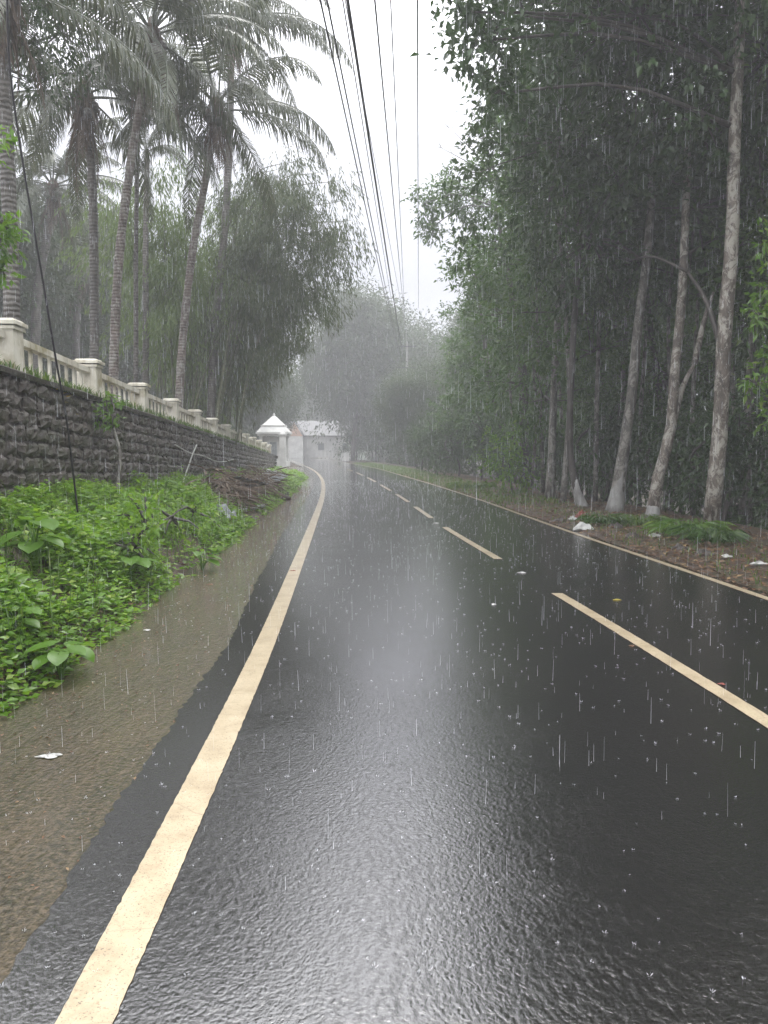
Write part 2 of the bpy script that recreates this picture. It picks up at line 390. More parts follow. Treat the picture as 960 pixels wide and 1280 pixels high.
# ------------------------------------------------------------------ stone wall
def stone_wall():
    root = empty('retaining_wall', (Wx(12), 12, 1.0), 'long dark rough stone retaining wall rising behind the weedy bank', 'wall')
    mb = MB()
    d = unit(np.array([-.068, 1, 0.])); nrm = np.array([d[1], -d[0], 0.])
    ch = .18
    def stones(p0, dirv, nv, length, topf, zbase):
        k = 0
        for row in range(10):
            s = -R_.uniform(0, .3)
            while s < length:
                w = R_.uniform(.18, .44); y = p0[1]+dirv[1]*(s+w/2)
                zt = topf(y)-.06-row*ch
                h = ch
                if zt > zbase(y)-.3:
                    n = 5
                    u = np.linspace(-.5, .5, n); uu, vv = np.meshgrid(u, u, indexing='ij')
                    edge = np.maximum(np.abs(uu), np.abs(vv))*2
                    dep = .038*(1-edge**5)+R_.uniform(-.02, .02)+R_.normal(0, .008, uu.shape)
                    jx = R_.normal(0, .012, uu.shape); jz = R_.normal(0, .011, uu.shape)+R_.uniform(-.014, .014)*(2*uu+1)
                    base = np.array(p0)+dirv*(s+w/2)
                    sl = -.033*abs(dirv[1])
                    V = base+dirv*((uu*(w-.022))+jx)[..., None]+nv*dep[..., None]
                    V[..., 2] = zt-h/2+vv*(h-.020)+jz+sl*uu*w
                    i = np.arange(n-1)[:, None]*n+np.arange(n-1)[None]
                    # closing rim going back into the mortar
                    V = V.reshape(-1, 3)
                    rim = [*range(0, n), *[n*j+n-1 for j in range(1, n)], *[n*(n-1)+j for j in range(n-2, -1, -1)], *[n*j for j in range(n-2, 0, -1)]]
                    back = V[rim]-nv*.12
                    m_ = len(rim); Q = list(np.stack([i, i+1, i+n+1, i+n], -1).reshape(-1, 4))
                    for a in range(m_): Q.append(np.array([rim[a], rim[(a+1) % m_], n*n+(a+1) % m_, n*n+a]))
                    mb.add(np.vstack([V, back]), Q)
                s += w
    y0 = 2.0
    L = (WE-y0)/d[1]
    stones((Wx(y0), y0, 0), d, nrm, L, Tz, Bz)
    stones((Wx(WE), WE, 0), np.array([-1., 0, 0]), np.array([0, 1., 0]), 7, Tz, lambda y: 0.)
    c0 = (Wx(12), 12, 1.0)
    mb.build('stonework', M['stone'], root, c0)
    mo = MB()
    ysl = np.arange(y0, WE+.01, 1.0)
    for a, b_ in zip(ysl[:-1], ysl[1:]):
        for (za, zb) in ((-.4, None),):
            pa, pb = np.array([Wx(a), a]), np.array([Wx(b_), b_])
            n2 = nrm[:2]
            f = [[*(pa-n2*.02), -.5], [*(pb-n2*.02), -.5], [*(pb-n2*.02), Tz(b_)-.06], [*(pa-n2*.02), Tz(a)-.06]]
            mo.quads([f])
    mo.build('mortar_backing', M['bark_dark'], root, c0)
    cp = MB()
    ysl = np.arange(y0, WE+.01, .5)
    prof = [(.05, -.06), (.07, -.005), (.04, .012), (-.52, .02), (-.52, -.12)]
    V = []
    for y in ysl:
        for (o, z) in prof:
            q = np.array([Wx(y), y])+nrm[:2]*(o+R_.normal(0, .008)); V.append([q[0], q[1], Tz(y)+z+R_.normal(0, .006)])
    n = len(prof); i = np.arange(len(ysl)-1)[:, None]*n+np.arange(n-1)[None]
    cp.add(V, np.stack([i, i+n, i+n+1, i+1], -1))
    cp.build('coping', M['stone'], root, c0)
stone_wall()
# ------------------------------------------------------------------ balustrade
def balustrade():
    c0 = np.array([Wx(9.1)-.17, 9.1, Tz(9.1)])
    root = empty('balustrade', c0, 'cream concrete balustrade with square pillars running along the top of the stone wall', 'balustrade')
    ps = [5.95+3.08*k for k in range(14)]
    ang = math.atan(.068)
    pos = lambda y: np.array([Wx(y)-.17, y, Tz(y)+.015])
    for k, y in enumerate(ps):
        h = .55-.0015*(y-9); p = pos(y)
        mb = MB(); mb.box(p+[0, 0, h/2-.03], (.30, .30, h), ang, .97)
        pl = mb.build('pillar', M['bal'], root, c0)
        mb = MB(); mb.box(p+[0, 0, h+.0], (.38, .38, .04), ang); mb.box(p+[0, 0, h+.035], (.34, .34, .03), ang, .85)
        mb.box(p+[0, 0, h-.055], (.335, .335, .035), ang)
        mb.build('pillar_cap', M['bal'], pl, c0)
        if k == len(ps)-1: break
        q = pos(ps[k+1]); hq = h
        dv = q-p; L = np.linalg.norm(dv); u = dv/L; pitch = math.asin(u[2])
        rot = np.array([[1, 0, 0], [0, math.cos(pitch), -math.sin(pitch)], [0, math.sin(pitch), math.cos(pitch)]])
        mb = MB(); mid = (p+q)/2
        mb.box(mid+[0, 0, .405], (.12, L-.32, .075), ang, 1, rot); mb.box(mid+[0, 0, .045], (.13, L-.32, .08), ang, 1, rot)
        mb.box(mid+[0, 0, .448], (.09, L-.32, .015), ang, 1, rot)
        pn = mb.build('railing_panel', M['bal'], root, c0)
        nb = 8
        for j in range(nb):
            t = (.17+.07+(j+.5)*(L-.48)/nb)/L; w = p+dv*t
            mb = MB(); mb.box(w+[0, 0, .226], (.03, .066, .29), ang, 1, jit=.002)
            mb.build('baluster', M['bal'], pn, c0)
balustrade()

# ------------------------------------------------------------------ trees
def smooth_path(pts, n):
    pts = np.array(pts, float); t = np.linspace(0, 1, len(pts)); tt = np.linspace(0, 1, n)
    return np.stack([hermite(t, pts[:, k])(tt) for k in range(3)], 1)
def crown_quads(blobs, dens, L, W, cr=.38, per=12, gap=0.0, droop=.35, squash=1.0):
    """leaf sprays spread through lumpy blobs; returns quads and spray centres"""
    out = []; cen = []
    for (c, r) in blobs:
        r = np.broadcast_to(np.array(r, float), (3,)) if np.ndim(r) else np.array([r, r, r*squash])
        n = int(dens*r[0]*r[1]+6)
        dr = rdir(n)
        ph = R_.uniform(0, 6, 6)
        lump = 1+.20*np.sin(dr[:, 0]*4+ph[0])*np.sin(dr[:, 1]*4+ph[1])+.20*np.sin(dr[:, 2]*5+ph[2]+dr[:, 0]*3)+.12*np.sin(dr[:, 0]*9+ph[3])*np.sin(dr[:, 2]*8+ph[4])
        rad = (.35+.65*R_.random(n)**.6)*lump
        cc = np.array(c)+dr*rad[:, None]*r
        if gap: 
            f = np.sin(cc[:, 0]*2.1+ph[0])+np.sin(cc[:, 1]*1.9+ph[1])+np.sin(cc[:, 2]*2.3+ph[2])
            k = f > gap; cc = cc[k]; dr = dr[k]
        n = len(cc); cen.append(np.concatenate([cc, np.repeat(np.array(c)[None], n, 0)], 1))
        m_ = n*per
        C = np.repeat(cc, per, 0); D0 = np.repeat(dr, per, 0)
        ax = np.repeat(unit(dr+.7*rdir(n)), per, 0)
        al = R_.uniform(-1, 1, (m_, 1))
        p = C+ax*al*cr+R_.normal(0, cr*.28, (m_, 3))
        d = unit(D0*.35+ax*.45+rdir(m_)*.8-np.array([0, 0, droop]))
        s = R_.uniform(.65, 1.2, m_)
        out.append(leaf_quads(p, d, L*s, W*s, .12, .12, .55))
    return np.concatenate(out), np.concatenate(cen)
def tree(name, label, cat, group, trunk, radii, blobs, dens, L, W, lm, bm, limbs=(), lime=None, gap=-.7, cr=.32, per=14, twig=.10, nseg=14, sides=10, droop=.35, wob=.07):
    base = np.array(trunk[0], float)
    root = empty(name, base, label, cat, group)
    tb = MB()
    path = smooth_path(trunk, nseg); rr = np.interp(np.linspace(0, 1, nseg), np.linspace(0, 1, len(radii)), radii)
    path[0][2] -= .15
    tb.tube(path, rr, sides, wob); bb = MB()
    for (a, b_, r) in limbs:
        a = np.array(a); b_ = np.array(b_); m_ = (a+b_)/2+np.array([0, 0, .12*np.linalg.norm(b_-a)])+R_.normal(0, .08, 3)
        (bb if r < .065 else tb).tube(smooth_path([a, m_, b_], 7), np.linspace(r, r*.4, 7), 6, .08)
    q, cen = crown_quads(blobs, dens, L, W, cr, per, gap, droop*.5)
    # branches from trunk to each blob, and twigs inside
    for (c, r) in blobs:
        rm = np.max(r)
        c = np.array(c); j = np.argmin(np.linalg.norm(path-c, axis=1)+(path[:, 2] > c[2])*2.5)
        if np.linalg.norm(path[j]-c) > .02:
            m_ = (path[j]+c)/2+np.array([0, 0, .08*np.linalg.norm(c-path[j])])+R_.normal(0, .1, 3)
            bb.tube(smooth_path([path[j], m_, c], 6), np.linspace(rr[j]*.42, .02, 6), 6, .08)
    sel = cen[R_.random(len(cen)) < twig]
    for row in sel:
        e, c = row[:3], row[3:]
        bb.tube(np.array([c, c+(e-c)*.6+[0, 0, .05], e]), [.028, .016, .006], 3, cap=False)
    tb.build('trunk', bm, root, base, True)
    if bb.n: bb.build('branches', M['bark_dark'] if bm is not M['bark_dark'] else bm, root, base, True)
    cb = MB(); cb.quads(q); cb.build('crown', lm, root, base)
    if lime is not None:
        lb = MB()
        lp = smooth_path([path[0]+[0, 0, .1], path[0]+(path[1]-path[0])*.6, path[0]+unit(path[2]-path[0])*lime[0]], 5)
        lb.tube(lp, np.linspace(lime[1], lime[2], 5), 10, .05); lb.build('limewashed_base', M['lime'], root, base, True)
    return root
def pp(l, d): return [P(x, y, d if np.ndim(d) == 0 else d[i]) for i, (x, y) in enumerate(l)]
def onground(p): p = np.array(p, float); p[2] = ground_h(p[0], p[1]); return p
FG = 'roadside forest trees on the right'
def T(px, d): l = pp(px, d); l[0] = onground(l[0]); return l
B = lambda l: [(P(x, y, d), r) for (x, y, d, r) in l]
# nearest, blotched trunk
t1 = T([(888,660),(900,540),(905,420),(915,300),(918,180),(925,20),(930,-260)], 14.4)
tree('forest_tree', 'tall straight tree with pale blotched bark, nearest trunk to the road edge on the right', 'tree', FG, t1, [.15,.135,.125,.12,.11,.09,.05],
     B([(900,-60,14.4,2.6),(960,70,15,2.0),(800,20,14.6,2.0),(730,-60,15,2.1),(655,20,14.2,1.0),(612,50,14,.7),(580,15,13.8,.38),(618,118,14,.42),(800,-260,14,2.8),(950,-300,14,3.5),(880,150,15.5,1.2)]),
     60, .175, .10, M['leaf_dark'], M['bark_pale'], limbs=[(P(903,440,14.4), P(860,340,15), .06), (P(860,340,15), P(790,325,16), .035)], twig=.12)
t2 = T([(815,650),(822,600),(838,540),(843,470),(850,400),(856,300),(860,120),(850,-80)], 16.2)
tree('forest_tree', 'pale barked forked tree just left of the blotched trunk, forking low into two leaning stems', 'tree', FG, t2, [.14,.115,.11,.095,.09,.08,.06,.05],
     B([(840,120,17,2.6),(770,60,17,2.4),(870,260,17.5,2.0),(930,300,18,1.6),(780,230,18,2.0),(860,-80,17,3)]), 56, .175, .10, M['leaf_dark'], M['bark_pale'],
     limbs=[(P(838,545,16.2), P(868,455,16.3), .085), (P(868,455,16.3), P(892,365,16.5), .07)], lime=(.4, .16, .12), twig=.12)
t3 = T([(768,645),(780,560),(790,490),(798,400),(812,290),(818,120),(820,-60)], 18)
tree('forest_tree', 'leaning grey tree with a wide limewashed white base, third trunk from the right', 'tree', FG, t3, [.18,.125,.115,.10,.09,.07,.05],
     B([(700,180,19,2.6),(740,300,19.5,2.2),(705,110,20,2.0),(800,330,20,1.8),(720,20,19,2.6),(680,200,21,1.4)]), 56, .175, .10, M['leaf_dark'], M['bark_grey'], lime=(1.1, .22, .13), twig=.12)
t4 = T([(728,637),(716,590),(712,540),(716,430),(724,300),(730,100)], 19.4)
tree('forest_tree', 'slim dark tree with a flared limewashed foot beside the wide white base', 'tree', FG, t4, [.13,.09,.08,.075,.07,.04],
     B([(690,250,23,2.2),(700,390,22,2.0),(690,150,24,1.9),(740,440,21,1.5)]), 52, .18, .10, M['leaf_mid'], M['bark_dark'], lime=(.85, .19, .095))
t5 = T([(703,632),(708,570),(712,480),(700,300)], 20.5)
tree('forest_tree', 'thin straight grey tree leaning slightly right, between two limewashed trunks', 'tree', FG, t5, [.09,.075,.07,.04],
     B([(690,330,23,2.0),(720,150,23,2.4)]), 45, .16, .07, M['leaf_mid'], M['bark_grey'])
t6 = T([(688,628),(690,560),(694,450),(700,330),(690,180)], 22.2)
tree('forest_tree', 'slender tree with white painted foot, leftmost of the limewashed trunks', 'tree', FG, t6, [.17,.11,.10,.08,.05],
     B([(672,330,26,2.4),(680,430,25,2.1),(665,220,27,1.9),(680,500,24,1.5)]), 48, .19, .09, M['leaf_mid'], M['bark_grey'], lime=(1.0, .17, .115))
t7 = T([(655,612),(655,540),(650,430),(620,260)], 29)
tree('forest_tree', 'leafy tree whose crown juts out leftmost against the sky above the road', 'tree', FG, t7, [.2,.17,.15,.06],
     B([(640,400,31,2.2),(592,250,32,1.3),(555,240,33,.9),(530,255,33,.6),(540,285,33,.6),(620,310,32,1.8),(650,480,29,2.0),(598,350,31,1.2),(655,200,32,1.7),(625,235,31,1.2),(640,150,31,1.0)]), 50, .21, .10, M['leaf_mid'], M['bark_dark'], gap=-1.2)
t8 = T([(625,598),(625,540),(610,460),(600,380)], 37)
tree('forest_tree', 'rounded leafy tree reaching low over the verge, farthest of the clear green crowns', 'tree', FG, t8, [.2,.17,.12,.06],
     B([(620,480,39,2.3),(630,530,38,2.2),(605,425,40,1.7),(590,520,41,1.9),(620,390,40,2.0),(640,550,36,1.8),(565,510,43,1.2),(575,460,41,1.0)]), 46, .24, .115, M['leaf_mid'], M['bark_dark'], gap=-1.4)
t9 = T([(560,588),(558,560),(555,530)], 47)
tree('leafy_shrub', 'misty pale shrub mass leaning over the far right road edge', 'shrub', None, t9, [.1,.08,.05],
     B([(560,545,48,1.9),(535,562,50,1.2),(580,525,48,1.9),(570,570,46,1.4),(548,535,50,1.1)]), 45, .24, .11, M['leaf_far'], M['bark_dark'])
t10 = T([(640,616),(638,590),(634,570)], 25)
tree('sapling', 'small light green sapling at the edge of the verge, in front of the dark forest', 'sapling', None, t10, [.03,.025,.015],
     B([(630,570,25,.75),(648,590,25,.6),(640,545,25,.5)]), 70, .17, .07, M['leaf_bright'], M['bark_dark'], cr=.3)
# bare twigs standing out to the sky
def bare(label, base, tips, nm='bare_branch'):
    root_p = P(*base); mb = MB()
    for t in tips:
        e = P(*t); L = np.linalg.norm(e-root_p)
        mid = (root_p+e)/2+R_.normal(0, .12, 3)
        pth = smooth_path([root_p, mid, e], 8); mb.tube(pth, np.linspace(.03, .006, 8), 4, .05)
        for k in range(9):
            j = R_.integers(2, 8); d = unit(unit(e-root_p)+.7*rdir(1)[0]); mb.tube([pth[j], pth[j]+d*L*.12, pth[j]+d*L*.22+[0, 0, .1]], [.008, .006, .003], 3)
    o = mb.build(nm, M['bark_dark'], None, tuple(root_p)); tag(o, label, 'branch')
bare('leafless twiggy branch sticking out against the sky above the leafy crown', (625, 235, 28), [(562,160,28), (585,125,28), (552,185,28), (600,120,28), (570,210,28), (598,165,28)])

# templates for the forest behind
def template(name, label, cat, group, h, r, n, L, W, lm, bm, low=.25, dens=34, seed=1, gap=-1.6):
    bl = []
    for k in range(n):
        a = R_.uniform(0, 2*pi); q = R_.uniform(0, .62)*r; z = R_.uniform(low, .92)*h
        s = 1-.5*abs(z/h-.55)
        bl.append((np.array([q*math.cos(a)*s, q*math.sin(a)*s, z]), R_.uniform(.30, .46)*r))
    bl.append((np.array([0, 0, h*.85]), r*.4))
    pts = [[0, 0, 0], [R_.normal(0, .15), R_.normal(0, .15), h*.3], [R_.normal(0, .3), R_.normal(0, .3), h*.6], [0, 0, h*.9]]
    return tree(name, label, cat, group, pts, [r*.03, r*.027, r*.02, .02], bl, dens, L, W, lm, bm, cr=L*2.6, per=12, gap=gap)
DG = 'dark trees deep in the right hand forest'
DL = 'dark leafy tree standing in the shade deep in the forest on the right'
tA = template('forest_tree', DL, 'tree', DG, 13, 4.0, 13, .19, .085, M['leaf_dark'], M['bark_grey'], .2)
tB = template('forest_tree', DL, 'tree', DG, 16, 4.6, 14, .20, .09, M['leaf_mid'], M['bark_dark'], .3)
tC = template('forest_tree', DL, 'tree', DG, 9, 3.4, 10, .18, .08, M['leaf_dark'], M['bark_dark'], .08)
spots = []
for (d, x) in [(19,9.5),(21,12.5),(23,8.2),(25,11),(27,15),(30,8.6),(32,12),(35,11),(39,10.5),(24,18),(30,20),(36,16),(44,9.5),(46,11),(52,8.5),(52,13),(60,9),(17,13),(15,11),(14,16),(20,17),(42,17),(60,17),(16,8.6),(11,10.5),(8,9),(5,11),(2,9.5)]:
    spots.append((x, d))
first = {0: tA, 1: tB, 2: tC}; used = set()
for i, (x, y) in enumerate(spots):
    k = (0, 2, 1)[i % 3]
    if y < 18: k = (0, 1)[i % 2]
    o = first[k] if k not in used else copy_tree(first[k]); used.add(k)
    s = random.uniform(.85, 1.2)
    o.location = (x, y, float(ground_h(x, y))); o.rotation_euler.z = random.uniform(0, 6.28); o.scale = (s, s, s*random.uniform(.9, 1.15))
# slender background trunks among them
SG = 'slender dark trunks in the forest shade'
sl = None
def slender():
    root = empty('slender_tree', (0, 0, 0), 'slender bare dark stem rising in the forest shade behind the pale trunks', 'tree', SG)
    mb = MB(); mb.tube(smooth_path([[0,0,-.2],[.15,.05,3],[.0,.1,6],[.3,0,10]], 12), np.linspace(.075, 0.0298, 12), 7, .08); mb.build('trunk', M['bark_grey'], root, (0, 0, 0), True)
    q, c = crown_quads([((.3, 0, 9.8), 1.3), ((-.3, .3, 8.3), .9)], 40, .17, .075, .35, 10)
    cb = MB(); cb.quads(q); cb.build('crown', M['leaf_mid'], root)
    return root
for i, (px, d) in enumerate([(940,17),(952,21),(868,19.5),(760,23),(680,25),(665,28),(735,25),(800,22),(925,19),(900,24),(645,33),(700,27),(912,18.5),(745,21),(775,24),(832,20),(850,26),(690,31),(930,25),(785,29)]):
    p = P(px, 600, d); p[2] = ground_h(p[0], p[1])
    if sl is None: sl = slender(); o = sl
    else: o = copy_tree(sl)
    o.location = tuple(p); o.rotation_euler = (random.uniform(-.06, .06), random.uniform(-.05, .08), random.uniform(0, 6)); o.scale = (1, 1, random.uniform(.85, 1.15))
# undergrowth shrubs
UG = 'undergrowth shrubs under the forest'
us = template('undergrowth_shrub', 'dark leafy shrub filling the forest floor behind the trunks', 'shrub', UG, 2.2, 1.5, 7, .15, .06, M['leaf_dark'], M['bark_dark'], .15, 75)
ys_ = [(14.5,7.9),(16.5,7.3),(18.5,7.0),(20.5,7.6),(21.5,6.2),(23.5,6.9),(25.5,5.9),(27.5,6.8),(30,5.6),(33,5.4),(36,4.6),(40,3.9),(44,3.0),(12.5,8.3),(17,9.6),(20,9.7),(24,9.3),(28,9),(13,10.5),(11,8.4),(48,2.4)]
for i, (y, x) in enumerate(ys_):
    o = us if i == 0 else copy_tree(us)
    s = random.uniform(.8, 1.35); o.location = (x, y, float(ground_h(x, y))-.1); o.rotation_euler.z = random.uniform(0, 6); o.scale = (s, s, s)

# far misty trees
MG = 'misty trees beyond the bend'
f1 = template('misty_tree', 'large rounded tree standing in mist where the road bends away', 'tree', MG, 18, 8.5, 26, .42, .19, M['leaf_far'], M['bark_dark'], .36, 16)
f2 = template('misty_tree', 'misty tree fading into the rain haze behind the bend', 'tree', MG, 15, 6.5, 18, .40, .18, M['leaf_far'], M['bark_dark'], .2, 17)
f1.location = (-3.6, 88, 0); 
fl = [(5,96,1.1),(3.5,82,.7),(12,92,1.05),(9,76,.8),(6,68,.62),(18,84,1.0),(-1,110,1.15),(-21,132,1.0),(-9,140,1.1),(-32,128,1.1),(-40,100,1.15),(10,118,1.3),(24,108,1.3),(-26,150,1.2),(2.6,62,.42),(14,66,.9),(22,70,1.1),(-16,158,1.1)]
for i, (x, y, s) in enumerate(fl):
    o = f2 if i == 0 else copy_tree(f2 if i % 2 else f1)
    o['label'] = 'misty tree fading into the rain haze behind the bend'
    o.location = (x, y, float(ground_h(x, y))-.2); o.rotation_euler.z = random.uniform(0, 6); o.scale = (s, s, s*random.uniform(.9, 1.08))
for i, (x, y, s) in enumerate([(-3.2,90,1.9),(-.8,87,2.3),(1.6,84,2.2),(4.2,88,2.6),(3.2,78,1.9),(6.5,82,2.4),(1.5,72,1.6),(3.6,66,1.7),(5.2,60,1.8),(-1.5,94,2.2)]):
    o = copy_tree(us); o.name = 'misty_shrub'; o['label'] = 'misty dark bush under the large rounded tree at the bend'; o['group'] = 'misty bushes at the bend'
    o.location = (x, y, float(ground_h(x, y))-.1); o.rotation_euler.z = i*1.3; o.scale = (s, s, s)
# misty trees left, behind the palms
LG = 'misty trees behind the palms on the terrace'
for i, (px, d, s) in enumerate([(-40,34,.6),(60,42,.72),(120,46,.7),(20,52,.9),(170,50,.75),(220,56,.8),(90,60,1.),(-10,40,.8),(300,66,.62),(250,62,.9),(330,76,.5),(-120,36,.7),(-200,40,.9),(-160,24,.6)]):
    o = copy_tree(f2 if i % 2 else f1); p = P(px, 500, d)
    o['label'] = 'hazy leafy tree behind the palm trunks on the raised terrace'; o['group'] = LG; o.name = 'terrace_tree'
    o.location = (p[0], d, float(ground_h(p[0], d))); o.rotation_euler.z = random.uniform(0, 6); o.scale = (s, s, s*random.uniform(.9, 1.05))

# ------------------------------------------------------------------ palms
def frond_mesh(name, elev, length=4.2, n=82, droop=1.0, lw=.06, ll=.85, dead=False):
    """rachis leaves the crown along +X at angle elev and arches down"""
    mb = MB(); m_ = 24; t = np.linspace(0, 1, m_)
    ang = elev-droop*(t**1.4)*1.5
    dx = np.cos(ang); dz = np.sin(ang); st = length/(m_-1)
    X = np.concatenate([[0], np.cumsum(dx[:-1])*st]); Z = np.concatenate([[0], np.cumsum(dz[:-1])*st])
    Yc = .12*np.sin(t*2.2)*length*.12
    path = np.stack([X, Yc, Z], 1)
    mb.tube(path, np.linspace(.032, .006, m_), 5)
    tl = np.linspace(.13, .995, n)
    for side in (-1, 1):
        tj = np.clip(tl+R_.normal(0, .004, n), 0, 1)
        p = np.stack([np.interp(tj, t, path[:, k]) for k in range(3)], 1)
        a = np.interp(tj, t, ang); T_ = np.stack([np.cos(a), 0*a, np.sin(a)], 1)
        L = ll*(np.sin(np.clip(tj*.93+.12, 0, 1)*pi)**.55)*R_.uniform(.85, 1.1, n)
        d1 = unit(T_*.55+np.array([0, side*1., 0])*.75+np.array([0, 0, -.45])+R_.normal(0, .06, (n, 3)))
        d2 = unit(d1*.55+np.array([0, 0, -1.0])+R_.normal(0, .08, (n, 3)))
        wv = T_*lw*.5; wv2 = wv*.75
        p1 = p+d1*L[:, None]*.5; p2 = p1+d2*L[:, None]*.5
        mb.quads(np.stack([p-wv*.5, p+wv*.5, p1+wv2, p1-wv2], 1)); mb.quads(np.stack([p1-wv2, p1+wv2, p2+wv*.12, p2-wv*.12], 1))
    return quad_mesh(name, np.concatenate(mb.v), np.concatenate(mb.q))
FR = []
for k, (e, dr) in enumerate([(1.35,.9),(1.05,1.1),(.8,1.15),(.5,1.2),(.25,1.1),(-.1,1.0),(-.55,.7),(.65,1.45)]):
    me = frond_mesh('frond', e, R_.uniform(3.9, 4.5), droop=dr); me.materials.append(M['palm']); FR.append(me)
DF = []
for k in range(2):
    me = frond_mesh('dead_frond', -1.0-.25*k, 2.4, 30, .35, .05, .5); me.materials.append(M['palm_dead']); DF.append(me)
def palm(label, pxs, d, radii, crown_s=1.0, nf=24, mat='bark_palm', azs=None, nuts=6, dead=5, only_down=False):
    path = [P(x, y, d if np.ndim(d) == 0 else d[i]) for i, (x, y) in enumerate(pxs)]
    b0 = path[0]; b0[2] = ground_h(b0[0], b0[1])
    root = empty('coconut_palm', b0, label, 'palm', 'palms on the terrace')
    pth = smooth_path(path, 26); pth[0][2] -= .2
    rr = np.interp(np.linspace(0, 1, 26), np.linspace(0, 1, len(radii)), radii)
    tb = MB(); tb.tube(pth, rr*(1+.06*np.sin(np.arange(26)*2.1)), 12, .03); tb.build('trunk', M[mat], root, b0, True)
    top = pth[-1]
    # fibrous crown shaft
    q = []
    n = 160; a = R_.uniform(0, 2*pi, n); z = R_.uniform(-.9, .35, n); r = R_.uniform(.08, .2, n)*crown_s
    p = top+np.stack([np.cos(a)*r, np.sin(a)*r, z], 1); dd = unit(np.stack([np.cos(a)*.25, np.sin(a)*.25, -np.ones(n)], 1)+R_.normal(0, .12, (n, 3)))
    fb = MB(); fb.quads(leaf_quads(p, dd, R_.uniform(.3, .8, n)*crown_s, .06)); fb.tube([top-[0, 0, .4], top+[0, 0, .1], top+[0, 0, .4]], [rr[-1]*1.1, rr[-1]*1.7, .05], 8, .1)
    fb.build('crown_fibre', M['palm_dead'], root, b0)
    for k in range(nf):
        u = k/nf
        idx = (0, 1, 2, 7, 3, 3, 4, 4, 5, 5, 6)[min(10, int(u*11))]
        if only_down and idx in (0, 1): idx = 5
        o = bpy.data.objects.new('frond', FR[idx]); COL.objects.link(o); o.parent = root
        az = k*2.39996+R_.uniform(-.2, .2) if azs is None or k >= len(azs) else azs[k]
        s = crown_s*R_.uniform(.85, 1.1)
        o.location = tuple(top-b0+np.array([math.cos(az)*.08, math.sin(az)*.08, .25-u*.35])); o.rotation_euler = (R_.uniform(-.25, .25), R_.uniform(-.12, .12), az); o.scale = (s, s, s)
    for k in range(dead):
        o = bpy.data.objects.new('dead_frond', DF[k % 2]); COL.objects.link(o); o.parent = root
        az = k*2.1+.7; o.location = tuple(top-b0+np.array([0, 0, -.2])); o.rotation_euler = (0, 0, az); s = crown_s*R_.uniform(.7, 1); o.scale = (s, s, s)
    for k in range(nuts):
        a = k*1.05; c = top-b0+np.array([math.cos(a)*.24, math.sin(a)*.24, -.25-.12*(k % 3)])*crown_s
        nb = MB(); tt = np.linspace(-1, 1, 7); nb.tube(np.stack([0*tt, 0*tt, tt*.13], 1)+c, .105*np.sqrt(1-tt**2*.97), 8); nb.build('coconut', M['bark_palm'], root, (0, 0, 0), True)
    return root
palm('thick straight palm trunk at the left edge of the terrace', [(14,430),(13,300),(8,180),(4,60),(2,-20)], 13, [0.126, 0.122, 0.117, 0.108, 0.099], .85, 11)
palm('palm with heavy drooping fronds hanging between the left edge trunk and the leaning palm', [(117,520),(118,400),(117,280),(113,190),(106,120)], 20, [0.119, 0.111, 0.111, 0.102, 0.085], 1.0, 15, only_down=True)
palm('tall leaning palm with reddish ringed trunk, its crown at the top of the view', [(142,520),(143,430),(150,310),(164,200),(177,120),(190,45)], 18, [0.122, 0.108, 0.101, 0.094, 0.09, 0.086], .92, 19, 'bark_palm_red')
palm('curving palm whose slim trunk rises just left of the bamboo with coconuts in its crown', [(222,540),(228,430),(240,320),(256,230),(266,170),(270,135)], 20.5, [0.126, 0.108, 0.101, 0.095, 0.09, 0.09], .84, 15, 'bark_palm_red', azs=None, nuts=8)
palm('shaggy palm behind the curving one, wrapped in dead fibre, long fronds arching towards the wires', [(262,540),(268,420),(278,320),(285,220),(288,120),(290,30)], 27, [0.144, 0.136, 0.128, 0.124, 0.12, 0.104], 1.08, 18, 'bark_palm')
palm('faint leaning palm in the mist beyond the thick left trunk', [(38,470),(46,380),(58,300),(66,235)], 33, [.2,.19,.17,.15], 1.05, 20)
palm('second faint palm low in the mist with pale drooping fronds', [(92,480),(96,400),(104,330)], 40, [.2,.18,.15], 1.1, 16)
def areca(label, pxs, d, r, mat='bark_palm', s=.5):
    path = [P(x, y, d) for x, y in pxs]; b0 = path[0]; b0[2] = ground_h(b0[0], b0[1])
    root = empty('areca_palm', b0, label, 'palm', 'slim palms on the terrace')
    tb = MB(); tb.tube(smooth_path(path, 16), np.linspace(r, r*.7, 16), 8, .05); tb.build('trunk', M[mat], root, b0, True)
    for k in range(7):
        o = bpy.data.objects.new('frond', FR[(0, 1, 2, 7, 3, 4, 5)[k]]); COL.objects.link(o); o.parent = root
        o.location = tuple(path[-1]-b0); o.rotation_euler = (0, 0, k*2.4); o.scale = (s, s, s)
areca('very thin dark palm stem rising right beside the leaning reddish palm', [(169,520),(170,400),(170,300),(172,190),(176,90)], 22, .075)
areca('thin straight palm stem behind the balustrade, between the leaning palm and the bamboo', [(182,520),(182,400),(182,300),(184,190)], 26, .12)
